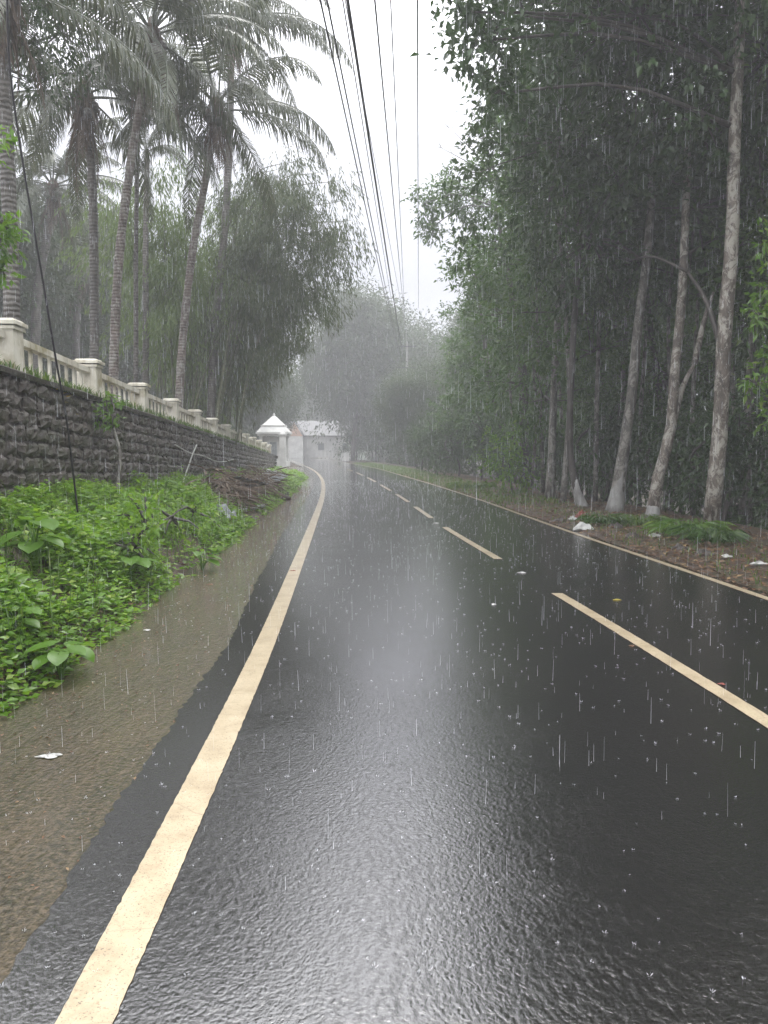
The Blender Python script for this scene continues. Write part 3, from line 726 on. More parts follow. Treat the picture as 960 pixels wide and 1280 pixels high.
# dark broadleaf tree at the top left corner
tree('broadleaf_tree', 'dark leafy tree filling the top left corner above the thick palm trunk', 'tree', None, T([(-70,430),(-60,250),(-30,60)], 15), [.2,.18,.1],
     B([(20,40,15,1.1),(50,10,15.5,1.0),(-20,90,15,1.2),(10,-40,15,1.5),(75,40,16,.8),(40,100,16,.7),(-60,-60,15,2)]), 65, .13, .05, M['leaf_dark'], M['bark_dark'])
tree('broadleaf_tree', 'bright green leafy branch reaching in from the left edge, close by', 'tree', None, T([(-60,470),(-50,350),(-30,250)], 8.2), [.05,.04,.02],
     B([(-6,215,8.2,.17),(-2,300,8.2,.22),(10,285,8.2,.12),(-10,250,8.2,.2),(-20,180,8.2,.25),(-2,340,8.2,.12)]), 420, .10, .05, M['leaf_bright'], M['bark_dark'], cr=.1, per=7, twig=.3)

# ------------------------------------------------------------------ bamboo
def bamboo(label, base, tips, lm, spray=420, leafL=.2, cr=.5, seed=0):
    b0 = onground(P(*base)); root = empty('bamboo_clump', b0, label, 'bamboo', 'bamboo clumps on the terrace')
    Q = []
    for (tx, ty, td, thin) in tips:
        e = P(tx, ty, td); s0 = b0+np.array([R_.normal(0, .45), R_.normal(0, .45), -.1])
        mid = s0*.45+e*.55; mid[2] = s0[2]+(e[2]-s0[2])*.86+.5
        q1 = s0*.8+e*.2; q1[2] = s0[2]+(mid[2]-s0[2])*.55
        pth = smooth_path([s0, q1, mid, e], 22)
        mb = MB(); mb.tube(pth, np.linspace(.045, .008, 22)*thin, 6, .02); mb.build('culm', M['bamboo'], root, b0, True)
        # hanging sprays on the upper part
        n = spray; tt = R_.beta(2.2, 1.3, n)*.78+.22
        kc = 24; tc_ = R_.beta(2.2, 1.3, kc)*.78+.22; oc = R_.normal(0, 1, (kc, 3))*cr; oc[:, 2] -= np.abs(R_.normal(0, cr*1.1, kc)); ki = R_.integers(0, kc, n); tt = np.clip(tc_[ki]+R_.normal(0, .012, n), 0, 1)
        c = np.stack([np.interp(tt, np.linspace(0, 1, 22), pth[:, k]) for k in range(3)], 1)
        off = oc[ki]+R_.normal(0, 1, (n, 3))*np.array([.26, .26, .22])
        c = c+off; per = 9
        C = np.repeat(c, per, 0); m_ = len(C)
        ax = np.repeat(unit(off*.5+np.array([0, 0, -.9])), per, 0)
        p = C+ax*R_.uniform(0, .55, (m_, 1))+R_.normal(0, .05, (m_, 3))
        d = unit(ax*.9+rdir(m_)*.65-np.array([0, 0, .35]))
        Q.append(leaf_quads(p, d, R_.uniform(.7, 1.25, m_)*leafL, .034, .05, .1))
    cb = MB(); cb.quads(np.concatenate(Q)); cb.build('foliage', lm, root, b0)
    return root
bamboo('big dark bamboo clump arching towards the road, its round head nearly touching the wires', (255,530,27),
       [(430,250,27,1),(445,300,27,1),(400,215,28,1),(380,230,27,1),(440,275,28,1),(360,290,27,1),(415,330,27,1),(390,370,27,1),(350,210,29,1),(425,225,28,.9),(375,200,28,.9)], M['leaf_bamboo'], 300, cr=.5)
bamboo('dense drooping bamboo thicket hanging low behind the far end of the balustrade', (278,540,31),
       [(362,370,31,1),(335,390,31,1),(365,360,32,1),(330,380,30,1),(375,350,32,1),(310,340,31,1),(290,380,31,1),(345,330,31,1),(380,350,32,1),(325,300,32,1),(300,420,30,1)], M['leaf_bamboo'], 330, cr=.62)
bamboo('light green bamboo clump rising between the leaning palm and the curving palm', (215,520,27),
       [(160,230,27,.8),(190,215,27,.8),(210,240,28,.8),(235,260,27,.8),(200,290,27,.8),(170,300,28,.8),(230,330,27,.8),(150,340,28,.8),(215,380,26,.8),(250,300,28,.8)], M['leaf_bamboo2'], 260, .2, .62)
bamboo('pale green bamboo behind the shaggy palm with open gaps to the sky', (262,530,30),
       [(300,240,31,.9),(330,260,31,.9),(270,290,30,.9),(310,320,31,.9),(345,250,32,.9),(285,350,30,.9),(255,400,30,.9),(225,430,30,.9)], M['leaf_bamboo2'], 260, .2, .62)

# ------------------------------------------------------------------ bank vegetation
def bank_cover():
    n = 34000
    y = 3.0+R_.random(n)**1.5*40
    V, W = Vx(y), Wx(y)
    t = R_.random(n)**.9
    x = V+.10-t*(V-W+.05)
    f = .5+.25*np.sin(x*2.3+y*1.1)+.25*np.sin(x*1.1-y*1.9+1)+.2*np.sin(x*5+y*4)
    f2 = np.sin(x*3.7+y*2.9+.5)*np.sin(y*3.3-x*2.2); hgt = (.04+(.22+.20*np.clip(f2, 0, 1))*np.clip(f, 0, 1)*np.clip(t*3.5, .1, 1))*np.interp(y, [3, 12, 30], [.85, 1.0, .9])
    keep = (f > .38) | (R_.random(n) < .16)
    keep &= ~((y > 15) & (y < 30) & (R_.random(n) < .55)); keep &= ~((y > 30) & (R_.random(n) < .75))
    x, y, hgt = x[keep], y[keep], hgt[keep]
    z = ground_h(x, y)
    per = 4; X = np.repeat(np.stack([x, y, z+hgt*R_.uniform(.3, 1.05, len(x))], 1), per, 0); m_ = len(X)
    X = X+R_.normal(0, .035, (m_, 3))
    a = R_.uniform(0, 2*pi, m_); d = unit(np.stack([np.cos(a), np.sin(a), R_.uniform(-.25, .55, m_)], 1))
    f3 = np.repeat(np.sin(x*2.1-y*1.7+2)*np.sin(x*3.1+y*2.3), per, 0); sc = np.interp(X[:, 1], [3, 20, 40], [1, 1.35, 2.0])*R_.uniform(.6, 1.25, m_)*(1+.75*np.clip(f3, 0, 1)**.7)
    mb = MB(); mb.quads(leaf_quads(X, d, .062*sc, .038*sc, .1, .1, .3))
    # stems
    k = R_.random(len(x)) < .25
    b_ = np.stack([x[k], y[k], z[k]], 1); tpt = b_+np.stack([R_.normal(0, .03, k.sum()), R_.normal(0, .03, k.sum()), hgt[k]], 1)
    w = np.array([.003, 0, 0]); mb.quads(np.stack([b_-w, b_+w, tpt+w*.4, tpt-w*.4], 1))
    o = mb.build('ground_cover', M['leaf_herb']); tag(o, 'bright green creeping weeds covering the bank below the stone wall', 'ground cover', kind='stuff')
bank_cover()
def grass(name, label, fx, y0, y1, n, hmin, hmax, mat, zf=ground_h, lean=.5, w=.008):
    y = R_.uniform(y0, y1, n); x = fx(y, R_.random(n)); z = zf(x, y)
    b_ = np.stack([x, y, z], 1); a = R_.uniform(0, 2*pi, n); h = R_.uniform(hmin, hmax, n)
    le = R_.uniform(.1, lean, n)*h; m1 = b_+np.stack([np.cos(a)*le*.4, np.sin(a)*le*.4, h*.65], 1); t = b_+np.stack([np.cos(a)*le*1.2, np.sin(a)*le*1.2, h*.95], 1)
    s = np.stack([-np.sin(a), np.cos(a), 0*a], 1)*w
    mb = MB(); mb.quads(np.stack([b_-s, b_+s, m1+s*.8, m1-s*.8], 1)); mb.quads(np.stack([m1-s*.8, m1+s*.8, t+s*.1, t-s*.1], 1))
    o = mb.build(name, mat); tag(o, label, 'grass', kind='stuff'); return o
grass('bank_grass', 'taller grass blades and stems poking through the weeds of the left bank', lambda y, r: Vx(y)-.05-r*(Vx(y)-Wx(y)-.1), 3.5, 24, 3200, .12, .42, M['grass'], ground_h, .8, .005)
grass('wall_top_grass', 'short grass and weeds growing along the top of the stone wall', lambda y, r: Wx(y)+.02-.34*r, 5, 44, 6500, .05, .17, M['grass'], lambda x, y: Tz(y), .9, .010)
grass('verge_grass', 'thin yellow green grass along the left kerbless edge near the wall end', lambda y, r: Vx(y)+.05-1.0*r, 26, 46, 6500, .04, .14, M['grass'], ground_h, .9, .014)
grass('verge_grass', 'patchy low grass on the right verge', lambda y, r: Rx(y)+.15+1.9*r**1.3, 20, 75, 8000, .04, .16, M['grass'], ground_h, .9, .014)
grass('verge_grass', 'sparse grass blades in the leaf litter on the near right verge', lambda y, r: Rx(y)+.3+1.6*r, 6, 20, 1500, .03, .12, M['grass'], ground_h, .9, .006)
def litter(name, label, fx, y0, y1, n, L, mat, p=1.0):
    y = y0+(y1-y0)*R_.random(n)**p; x = fx(y, R_.random(n)); z = ground_h(x, y)+R_.uniform(.008, .04, n)
    a = R_.uniform(0, 2*pi, n); d = unit(np.stack([np.cos(a), np.sin(a), R_.normal(0, .18, n)], 1)); s = R_.uniform(.5, 1.2, n)
    mb = MB(); mb.quads(leaf_quads(np.stack([x, y, z], 1), d, L*s, L*.5*s, .15, .0, .25)); o = mb.build(name, mat); tag(o, label, 'leaf litter', kind='stuff')
litter('leaf_litter', 'brown fallen leaves scattered on the right verge', lambda y, r: Rx(y)+.10+3.2*r**1.3, 5, 45, 16000, .085, M['litter'], 1.5)
litter('leaf_litter', 'brown and orange leaves washed along the foot of the left bank', lambda y, r: Vx(y)+.04-.25*r, 4, 30, 700, .06, M['litter'], 1.4)
litter('leaf_litter', 'dead brown leaves caught among the weeds of the left bank', lambda y, r: Vx(y)-1.2*r, 4, 26, 1400, .07, M['litter'], 1.3)
def grit():
    n = 2600; y = 2.5+R_.random(n)**1.3*28; t = np.where(R_.random(n) < .6, R_.random(n)**2*.5, R_.random(n)); x = Vx(y)+.02+t*(Ax(y)-Vx(y)-.02); z = np.full(n, -.002)
    L = R_.uniform(.008, .030, n)*np.interp(y, [2, 30], [.8, 1.8]); a = R_.uniform(0, 2*pi, n); d = unit(np.stack([np.cos(a), np.sin(a), R_.uniform(.05, .5, n)], 1))
    mb = MB(); mb.quads(leaf_quads(np.stack([x, y, z], 1), d, L, L*.6, .3, 0, .3)); o = mb.build('silt_and_leaf_bits', M['litter']); tag(o, 'small bits of leaf and silt washed over the brown shoulder', 'leaf litter', kind='stuff')
grit()
# big leaved taro plants
def taro(label, px, py, z0, s, n=6, mat='leaf_bright'):
    p = G(px, py, z0); p = onground(p); root = empty('taro_plant', p, label, 'plant', 'big leaved plants on the bank')
    for k in range(n):
        a = k*2.4+R_.uniform(-.3, .3); h = s*R_.uniform(.6, 1.15); r = s*R_.uniform(.25, .6)
        tip = np.array([math.cos(a)*r, math.sin(a)*r, h]); stem = smooth_path([[0,0,0], [tip[0]*.35, tip[1]*.35, h*.7], tip], 6)
        lf = MB()
        # heart blade: grid folded on the midrib, drooping away
        L = s*R_.uniform(.5, .75); nu, nv = 7, 5; u = np.linspace(0, 1, nu); v = np.linspace(-1, 1, nv)
        wid = L*.42*np.sin(np.clip(u*.86+.14, 0, 1)*pi)**.7; wid[-1] = .004
        V = np.zeros((nu, nv, 3)); o_ = np.array([math.cos(a), math.sin(a), 0]); sd = np.array([-math.sin(a), math.cos(a), 0]); dr = R_.uniform(.25, .8)
        for i in range(nu):
            for j in range(nv):
                back = -.22*L*abs(v[j])*(1-u[i])**2
                V[i, j] = tip+o_*((u[i]-.15)*L+back)*math.cos(dr*u[i])+sd*v[j]*wid[i]+np.array([0, 0, -dr*L*.55*u[i]**1.3+abs(v[j])*wid[i]*.25+R_.normal(0, .004*s)])
        ii = np.arange(nu-1)[:, None]*nv+np.arange(nv-1)[None]
        lf.add(V, np.stack([ii, ii+1, ii+nv+1, ii+nv], -1)); lf.build('leaf', M[mat], root, (0, 0, 0), True)
        sb = MB(); sb.tube(stem, np.linspace(.014, .008, 6)*s/.5, 5); sb.build('stem', M['leaf_bright'], root, (0, 0, 0), True)
taro('big heart leaved taro plant standing tallest against the stone wall at left', 42, 655, .85, 0.41, 8)
taro('large leaved plant on the bank under the leaning young tree', 160, 642, .85, 0.33, 7)
taro('lobed broad leaved plant low at the front of the bank', 75, 800, .25, 0.27, 8)
taro('lighter plant near the foot of the bank at the left edge', 20, 745, .5, 0.20, 7)
taro('pale broad leaf plant low beside the grey sacks', 252, 668, .45, 0.27, 6)
taro('leafy plant behind the white stick in front of the wall', 205, 615, .7, 0.31, 8)
# shrub mass near wall at 150-240, 570-640
tree('bank_shrub', 'bushy green weed clump rising against the wall in front of the dry fronds', 'shrub', None, [onground(G(190,640,.75)), onground(G(190,640,.75))+[0,0,.3], onground(G(190,640,.75))+[0,0,.5]], [.02,.015,.01],
     [(onground(G(185,640,.75))+[0,0,.35], .42), (onground(G(215,632,.75))+[0,0,.35], .42), (onground(G(165,650,.75))+[0,0,.25], .35), (onground(G(235,628,.7))+[0,.4,.25], .4)], 500, .085, .045, M['leaf_herb'], M['bark_dark'], cr=.12, per=8, twig=.1)
# leaning young tree against the wall
p0 = onground(np.array([-4.0, 11.4, 0])); e0 = np.array([Wx(11.9)+.12, 11.6, 0.])
yt = [p0, P(150, 570, 11.6), P(142, 535, 11.7)]
tree('young_tree', 'spindly young tree leaning on the stone wall with a small leafy top', 'tree', None, yt, [.03,.026,.018],
     [(P(132,512,11.7), .16), (P(142,520,11.5), .12), (P(125,525,11.7), .12), (P(140,504,11.7), .12)], 260, .085, .045, M['leaf_bright'], M['bark_grey'], cr=.09, per=7, twig=.4, nseg=8)
# yellow croton behind the balustrade
def croton(label, px, d, z, s=.34, n=34):
    p = P(px, 440, d); p[2] = ground_h(p[0], p[1]); root = empty('croton_plant', p, label, 'plant')
    a = R_.uniform(0, 2*pi, n); dd = unit(np.stack([np.cos(a), np.sin(a), R_.uniform(.2, 1.6, n)], 1))
    mb = MB(); mb.quads(leaf_quads(np.zeros((n, 3))+[0, 0, z], dd, R_.uniform(.7, 1.2, n)*s, .05, .1, .25)); mb.build('foliage', M['leaf_yellow'], root, (0, 0, 0))
    sb = MB(); sb.tube([[0,0,-.05],[.02,0,z*.5],[0,0,z]], .015, 5); sb.build('stem', M['wood'], root, (0, 0, 0))
croton('yellow spiky leaved plant behind the balustrade, nearer of two', 57, 10.4, .52)
croton('smaller yellow spiky plant just beyond the first behind the balustrade', 77, 11.0, .44, .28)

# verge plants right
def tuft(label, px, py, s, n, mat='grass', name='fern_clump', w=.03, L=.45):
    p = onground(G(px, py, .05)); root_o = None
    a = R_.uniform(0, 2*pi, n); r = R_.random(n)**.5*s*.55
    b_ = p+np.stack([np.cos(a)*r, np.sin(a)*r, 0*a+.02], 1); a2 = a+R_.normal(0, .6, n)
    dd = unit(np.stack([np.cos(a2), np.sin(a2), R_.uniform(.5, 2.2, n)], 1)); l = R_.uniform(.5, 1.1, n)*L
    q = leaf_quads(b_, dd, l*.6, w, .1, .05); mid = b_+dd*(l*.5)[:, None]
    d2 = unit(dd+np.array([0, 0, -.9])); q2 = leaf_quads(mid, d2, l*.6, w, .1, .15)
    mb = MB(); mb.quads(q); mb.quads(q2); o = mb.build(name, M[mat], None, tuple(p)); tag(o, label, 'plant', 'green clumps at the forest edge'); return o
tuft('bright fern clump at the foot of the nearest blotched trunk', 858, 668, .75, 260, 'leaf_bright', L=.5, w=.035)
tuft('fern clump spreading right of the nearest blotched trunk', 890, 676, .6, 130, 'leaf_mid', L=.5, w=.04)
tuft('dark green tuft at the foot of the forked tree', 800, 655, .6, 150, 'grass')
tuft('small green tuft beside the white litter heap', 752, 654, .5, 150, 'leaf_mid', L=.38)
tuft('pale weed clump in the misty verge, just left of the sapling', 590, 610, 1.2, 200, 'grass', L=.5, w=.06)
tuft('broad bladed dark plant at the right edge under the forest', 948, 640, 1.2, 260, 'leaf_mid', 'broad_leaf_plant', .05, .9)
tuft('second broad bladed plant behind the right edge one', 935, 600, 1.4, 260, 'leaf_mid', 'broad_leaf_plant', .06, 1.2)
tree('sapling', 'yellow green leafy sapling reaching in at the right edge of the view', 'sapling', None, T([(990,700),(985,560),(975,420),(965,340)], 10.5), [.035,.03,.02,.01],
     B([(962,360,10.5,.28),(950,395,10.4,.16),(968,450,10.5,.25),(945,480,10.3,.16),(972,520,10.5,.3),(968,300,10.5,.2)]), 300, .12, .05, M['leaf_bright'], M['bark_dark'], cr=.14, per=6, twig=.4)

# ------------------------------------------------------------------ debris and rubbish
def crumple(name, label, cat, p, size, mat, n=9, h=.35, rz=0, group=None):
    u = np.linspace(-1, 1, n); a, b_ = np.meshgrid(u, u, indexing='ij')
    r = 1-.25*(a*a*b_*b_); ang_n = 1+.38*np.sin(np.arctan2(b_, a)*3+R_.uniform(0, 6))+.12*np.sin(np.arctan2(b_, a)*7)
    X = a*r*size[0]/2*ang_n; Y = b_*r*size[1]/2*ang_n; edge = np.maximum(abs(a), abs(b_))
    Z = size[2]*(1-edge**2)*(.25+1.0*R_.random(a.shape))+R_.uniform(0, .12, a.shape)*size[2]
    c, s = math.cos(rz), math.sin(rz); V = np.stack([X*c-Y*s, X*s+Y*c, Z], -1)
    B0 = V.copy(); B0[..., 2] = -.01
    i = np.arange(n-1)[:, None]*n+np.arange(n-1)[None]
    mb = MB(); mb.add(V, np.stack([i, i+1, i+n+1, i+n], -1)); mb.add(B0, np.stack([i, i+n, i+n+1, i+1], -1)[..., :])
    o = mb.build(name, mat, None, (0, 0, 0), False); p = np.array(p, float); o.location = tuple(p); return tag(o, label, cat, group)
def gp(px, py, dz=0.0, z=0.0):
    p = G(px, py, z)
    for _ in range(8): p = G(px, py, float(ground_h(p[0], p[1])))
    p[2] += dz; return p
RB = 'litter along the road'
crumple('plastic_bag', 'torn white and red plastic bag lying in the weeds', 'plastic bag', gp(105, 740, .10), (.36, .16, .12), M['plastic_white'], rz=.6, group=RB)
crumple('plastic_bag', 'dirty grey plastic bag beside the torn white and red one', 'plastic bag', gp(118, 752, .06), (.30, .14, .08), M['sheet_grey'], group=RB)
crumple('cloth_scrap', 'small red scrap on the weeds above the torn plastic bag', 'cloth scrap', gp(93, 728, .14), (.14, .08, .05), M['cloth_red'], group=RB)
crumple('plastic_bag', 'crumpled white bag higher on the bank between the green plants', 'plastic bag', gp(118, 690, .16), (.22, .14, .10), M['plastic_white'], group=RB)
crumple('paper_scrap', 'small white paper scrap in the weeds near the roadside end of the bank', 'paper scrap', gp(165, 698, .12), (.12, .07, .03), M['plastic_white'], group=RB)
crumple('paper_scrap', 'white scrap lying alone on the wet brown shoulder', 'paper scrap', np.array([*G(62, 946)[:2], .002]), (.10, .04, .012), M['plastic_white'], rz=.2, group=RB)
crumple('paper_scrap', 'tiny white chip on the brown shoulder farther from the camera', 'paper scrap', np.array([*G(184, 788)[:2], .002]), (.05, .03, .008), M['plastic_white'], group=RB)
crumple('plastic_piece', 'teal plastic piece at the foot of the bank', 'plastic piece', gp(266, 694, .01), (.16, .14, .03), M['plastic_teal'], group=RB)
crumple('paper_scrap', 'white torn wrapper at the bank edge behind the teal piece', 'paper scrap', gp(250, 676, .06), (.16, .10, .06), M['plastic_white'], group=RB)
crumple('grey_sack', 'grey plastic sack half buried in the weeds near the broken sheets', 'sack', gp(276, 652, .06), (.5, .4, .22), M['sheet_grey'], group=RB)
crumple('grey_sack', 'flattened grey sack lower on the bank edge', 'sack', gp(264, 668, .05), (.4, .35, .15), M['sheet_grey'], group=RB)
crumple('paper_scrap', 'white scrap on the asphalt near the centre line', 'paper scrap', np.array([*G(652, 716)[:2], .003]), (.09, .05, .010), M['plastic_white'], group=RB)
crumple('paper_scrap', 'small white scrap on the asphalt, left of the one by the centre line', 'paper scrap', np.array([*G(617, 756)[:2], .003]), (.04, .04, .010), M['plastic_white'], group=RB)
crumple('paper_scrap', 'white chip lying between two centre dashes', 'paper scrap', np.array([*G(545, 654)[:2], .003]), (.10, .07, .010), M['plastic_white'], group=RB)
crumple('fallen_leaf', 'yellow leaf on the wet asphalt beyond the near dash', 'leaf', np.array([*G(771, 750)[:2], .003]), (.07, .035, .008), M['leaf_yellow'], group=RB)
crumple('fallen_leaf', 'pale leaf lying beside the near centre dash', 'leaf', np.array([*G(790, 808)[:2], .003]), (.04, .025, .008), M['litter'], group=RB)
crumple('fallen_leaf', 'reddish leaf lying on the near centre dash', 'leaf', np.array([*G(902, 856)[:2], .006]), (.04, .03, .006), M['cloth_red'], group=RB)
crumple('fallen_leaf', 'red leaf lying on the left edge line', 'leaf', np.array([*G(366, 714)[:2], .006]), (.07, .03, .008), M['cloth_red'], group=RB)
crumple('fallen_leaf', 'brown leaf on the wet shoulder near the bank', 'leaf', np.array([*G(262, 731)[:2], .002]), (.08, .05, .012), M['litter'], group=RB)
crumple('fallen_leaf', 'orange leaf at the foot of the near bank', 'leaf', gp(62, 850, .02), (.10, .06, .02), M['leaf_yellow'], group=RB)
crumple('fallen_leaf', 'large curled brown leaf sheath at the bank foot', 'leaf', gp(120, 795, .03), (.22, .09, .04), M['wood'], group=RB)
crumple('plastic_bag', 'white plastic bag heap on the right verge', 'plastic bag', gp(728, 663, .02), (.30, .20, .12), M['plastic_white'], group=RB)
crumple('plastic_bag', 'smaller white bag beside the white heap on the right verge', 'plastic bag', gp(716, 651, .02), (.2, .14, .08), M['plastic_white'], group=RB)
crumple('cloth_scrap', 'red brown cloth on top of the right verge litter', 'cloth scrap', gp(727, 650, .05), (.22, .16, .14), M['cloth_red'], group=RB)
crumple('paper_scrap', 'white scrap on the leaf litter below the fern clump', 'paper scrap', gp(908, 698, .02), (.13, .08, .04), M['plastic_white'], group=RB)
crumple('paper_scrap', 'grey white scrap between the litter heap and the fern clump', 'paper scrap', gp(818, 672, .02), (.2, .10, .05), M['plastic_white'], group=RB)
crumple('paper_scrap', 'pale scrap at the far right of the verge', 'paper scrap', gp(948, 708, .03), (.18, .06, .04), M['plastic_white'], group=RB)
for i, (px, py) in enumerate([(790,672),(850,688),(880,694),(770,660),(700,652)]):
    crumple('stone', 'small mossy stone lying in the leaf litter of the right verge', 'stone', gp(px, py), (.22, .16, .09), M['stone'], group='stones on the right verge')
def brush():
    n = 1500; k = R_.random(n); y = np.interp(k, [0, .5, 1], [15.5, 19, 26])+R_.normal(0, .5, n); x = Vx(y)-.25-R_.random(n)*np.interp(y, [15, 27], [.75, 1.3])
    z = ground_h(x, y)+R_.random(n)**1.2*(.35+.35*np.abs(np.sin(y*1.3)))+.02; a = R_.normal(1.2, .7, n); l = R_.uniform(.15, .75, n)
    d = np.stack([np.cos(a), -np.sin(a), R_.normal(-.1, .22, n)], 1); mb = MB(); p = np.stack([x, y, z], 1)
    mb.quads(leaf_quads(p, d, l, R_.uniform(.015, .05, n), .4, .1)); mb.quads(leaf_quads(p, d, l*.9, R_.uniform(.01, .03, n), -.6, .05))
    o = mb.build('dry_brush', M['palm_dead']); tag(o, 'tangle of dry brown sticks and leaf stalks heaped on the weeds by the wall', 'dry brush', kind='stuff')
brush()
# dried fronds, logs and sheets near the wall
DRY = []
for k in range(2):
    me = frond_mesh('dried_frond', .12, 1.7, 44, .35, .05, .40); me.materials.append(M['palm_dead']); DRY.append(me)
dry_l = ['brown dried palm frond lying over the weeds in front of the wall', 'dried palm frond with pale stalk on top of the heap', 'dark dried frond at the bottom of the heap beside the road', 'dried frond sticking towards the wall above the heap', 'flattened dry frond beside the grey corrugated sheet']
for i, (px, py, rz, dz) in enumerate([(240,612,-.9,.25),(250,618,-.4,.2),(262,632,-1.2,.12),(252,606,1.3,.3),(285,628,1.8,.1)]):
    p = gp(px, py); o = link('dried_palm_frond', DRY[i % 2].copy(), []); o.location = (p[0], p[1], p[2]+dz+.12); o.rotation_euler = (.2*i-.4, .12, rz); o.scale = (.85, .85, .7)
    tag(o, dry_l[i], 'palm frond', 'dried fronds dumped by the wall')
def stick(name, label, cat, pts, r, mat, n=6, m_=12, group=None):
    p = smooth_path(pts, m_); c = p[0].copy(); mb = MB(); mb.tube(p, r, n, .06); o = mb.build(name, mat, None, tuple(c), True); return tag(o, label, cat, group)
stick('log', 'dark wet log lying along the heap at the road side', 'log', [gp(262,622,.35), gp(296,634,.4), gp(318,646,.12)], np.linspace(.09, .05, 12), M['wood'])
stick('log', 'thin bent branch lying across the dried fronds', 'log', [gp(240,612,.5), gp(270,618,.6), gp(308,630,.25)], np.linspace(.04, .02, 12), M['wood'])
stick('log', 'dark root stump by the wet shoulder near the wall end', 'log', [gp(330,612,.15), gp(345,622,.1), gp(362,626,.06)], np.linspace(.18, .06, 12), M['wood'])
stick('log', 'pale stripped branch sticking up out of the heap towards the wall', 'log', [gp(262,628,.1), gp(255,616,.6), gp(246,606,.75)], np.linspace(.035, .015, 12), M['wood'])
stick('log', 'grey plank like branch lying lowest beside the wet shoulder', 'log', [gp(290,648,.12), gp(305,650,.2), gp(330,640,.15)], np.linspace(.05, .04, 12), M['sheet_grey'])
stick('white_pipe', 'white stick leaning against the stone wall', 'stick', [onground([Wx(17)+.35, 16.6, 0]), P(240, 570, 17), P(246, 556, 17.1)], .016, M['plastic_white'])
wy = [17.2, 19, 21, 23, 25, 27.5]; wpx = [(246,556),(262,566),(280,570),(292,576),(308,577),(319,574)]
stick('white_hose', 'white wavy hose hanging along the stone wall', 'hose', [np.array([Wx(y)+.10, y, P(x, yy_, y)[2]]) for y, (x, yy_) in zip(wy, wpx)], .016, M['plastic_white'], 5, 40)
stick('white_pipe', 'short white stick against the wall near its far end', 'stick', [onground([Wx(32)+.45, 32, 0]), P(333, 580, 32)], .02, M['plastic_white'])
def corrugated(label, p, rz, tilt, size=(1.3, .8)):
    n = 40; u = np.linspace(-.5, .5, n); V = []
    for s in (-.5, .5):
        for a in u: V.append([a*size[1], s*size[0], .018*math.sin(a*2*pi*9)])
    V = np.array(V); V2 = V-np.array([0, 0, .006]); i = np.arange(n-1)
    Q = np.concatenate([np.stack([i, i+1, i+n+1, i+n], 1), 2*n+np.stack([i, i+n, i+n+1, i+1], 1)])
    mb = MB(); mb.add(np.vstack([V, V2]), Q); o = mb.build('corrugated_sheet', M['sheet_grey'], None); o.location = tuple(p); o.rotation_euler = (tilt, .25, rz); tag(o, label, 'roofing sheet')
corrugated('grey corrugated roofing sheet lying on the weeds by the heap', gp(302, 626, .42), .6, -.15)
corrugated('broken corrugated sheet piece leaning on the root stump', gp(338, 614, .42), -.4, .3, (.9, .7))
for i, (px, py, s) in enumerate([(322,603,.4),(335,606,.5),(345,601,.45),(352,612,.3),(326,618,.35),(358,620,.25)]):
    crumple('rubble_stone', 'grey broken stone dumped near the far end of the wall', 'stone', gp(px, py), (s, s*.8, s*.55), M['stone'], 7, group='rubble by the wall end')
crumple('plastic_bag', 'white torn sheet on the rubble near the end of the wall', 'plastic bag', gp(338, 600, .2), (.9, .5, .2), M['plastic_white'], group=RB)

# ------------------------------------------------------------------ cables
def cable(label, a, b_, r, name='power_line', back=16, sag=.35, mat='metal_wire'):
    a = np.array(a); b_ = np.array(b_); u = (b_-a)/(b_[1]-a[1]); s = a-u*(a[1]+back)
    t = np.linspace(0, 1, 60); p = s[None]*(1-t)[:, None]+b_[None]*t[:, None]
    # keep the measured line inside the frame almost straight: gentle sag
    p[:, 2] -= sag*4*t*(1-t)*.6
    c = p[0].copy(); mb = MB(); mb.tube(p, r, 5); o = mb.build(name, M[mat], None, tuple(c), True); return tag(o, label, 'cable', 'overhead power lines')
PY = 74.0
WL = [('leftmost thin power line against the sky', 404, 498, 442, 0.014, 11.2), ('second thin power line from the left, close to the leftmost', 412, 500, 445, 0.014, 11.4),
      ('thin power line hugging the left side of the thick black cable', 431, 497, 420, 0.010, 11.5), ('thick black overhead cable, heaviest of the bundle', 437, 504, 448, 0.025, 12), ('thin line crossing behind the thick black cable', 434, 511, 430, 0.009, 14),
      ('single power line right of the thick cable', 470, 506, 400, 0.014, 12), ('faint thin power line between its darker neighbours', 489, 507, 420, 0.010, 12), ('rightmost power line, hanging vertically in view', 522, 523, 385, 0.014, 13)]
for l, x0, x1, y1, r, d in WL:
    cable(l, P(x0, 0, d), P(x1, y1, PY), r)
# concrete pole carrying them
pb = onground([2.2, PY+.3, 0]); root = empty('utility_pole', pb, 'concrete utility pole with crossarms standing among the misty trees', 'utility pole')
mb = MB(); mb.box(pb+[0, 0, 6], (.30, .24, 12.2), 0, .6); mb.build('pole', M['concrete_pole'], root, pb)
for z, wd in ((11.6, 1.8), (9.6, 2.0)):
    mb = MB(); mb.box(pb+[0, -.22, z], (wd, .07, .07)); mb.build('crossarm', M['metal_wire'], root, pb)
# stay cable at left
sp = [(8,-60,7.4),(12,80,7.6),(28,200,7.8),(50,330,8.0),(70,450,8.2),(84,530,8.4),(98,612,8.6)]
pts = [P(*q) for q in sp]; pts[-1] = onground([pts[-1][0], pts[-1][1], 0])
stick('stay_cable', 'black stay cable slanting down in front of the wall at the left', 'cable', pts, .011, M['black_cable'], 6, 40)

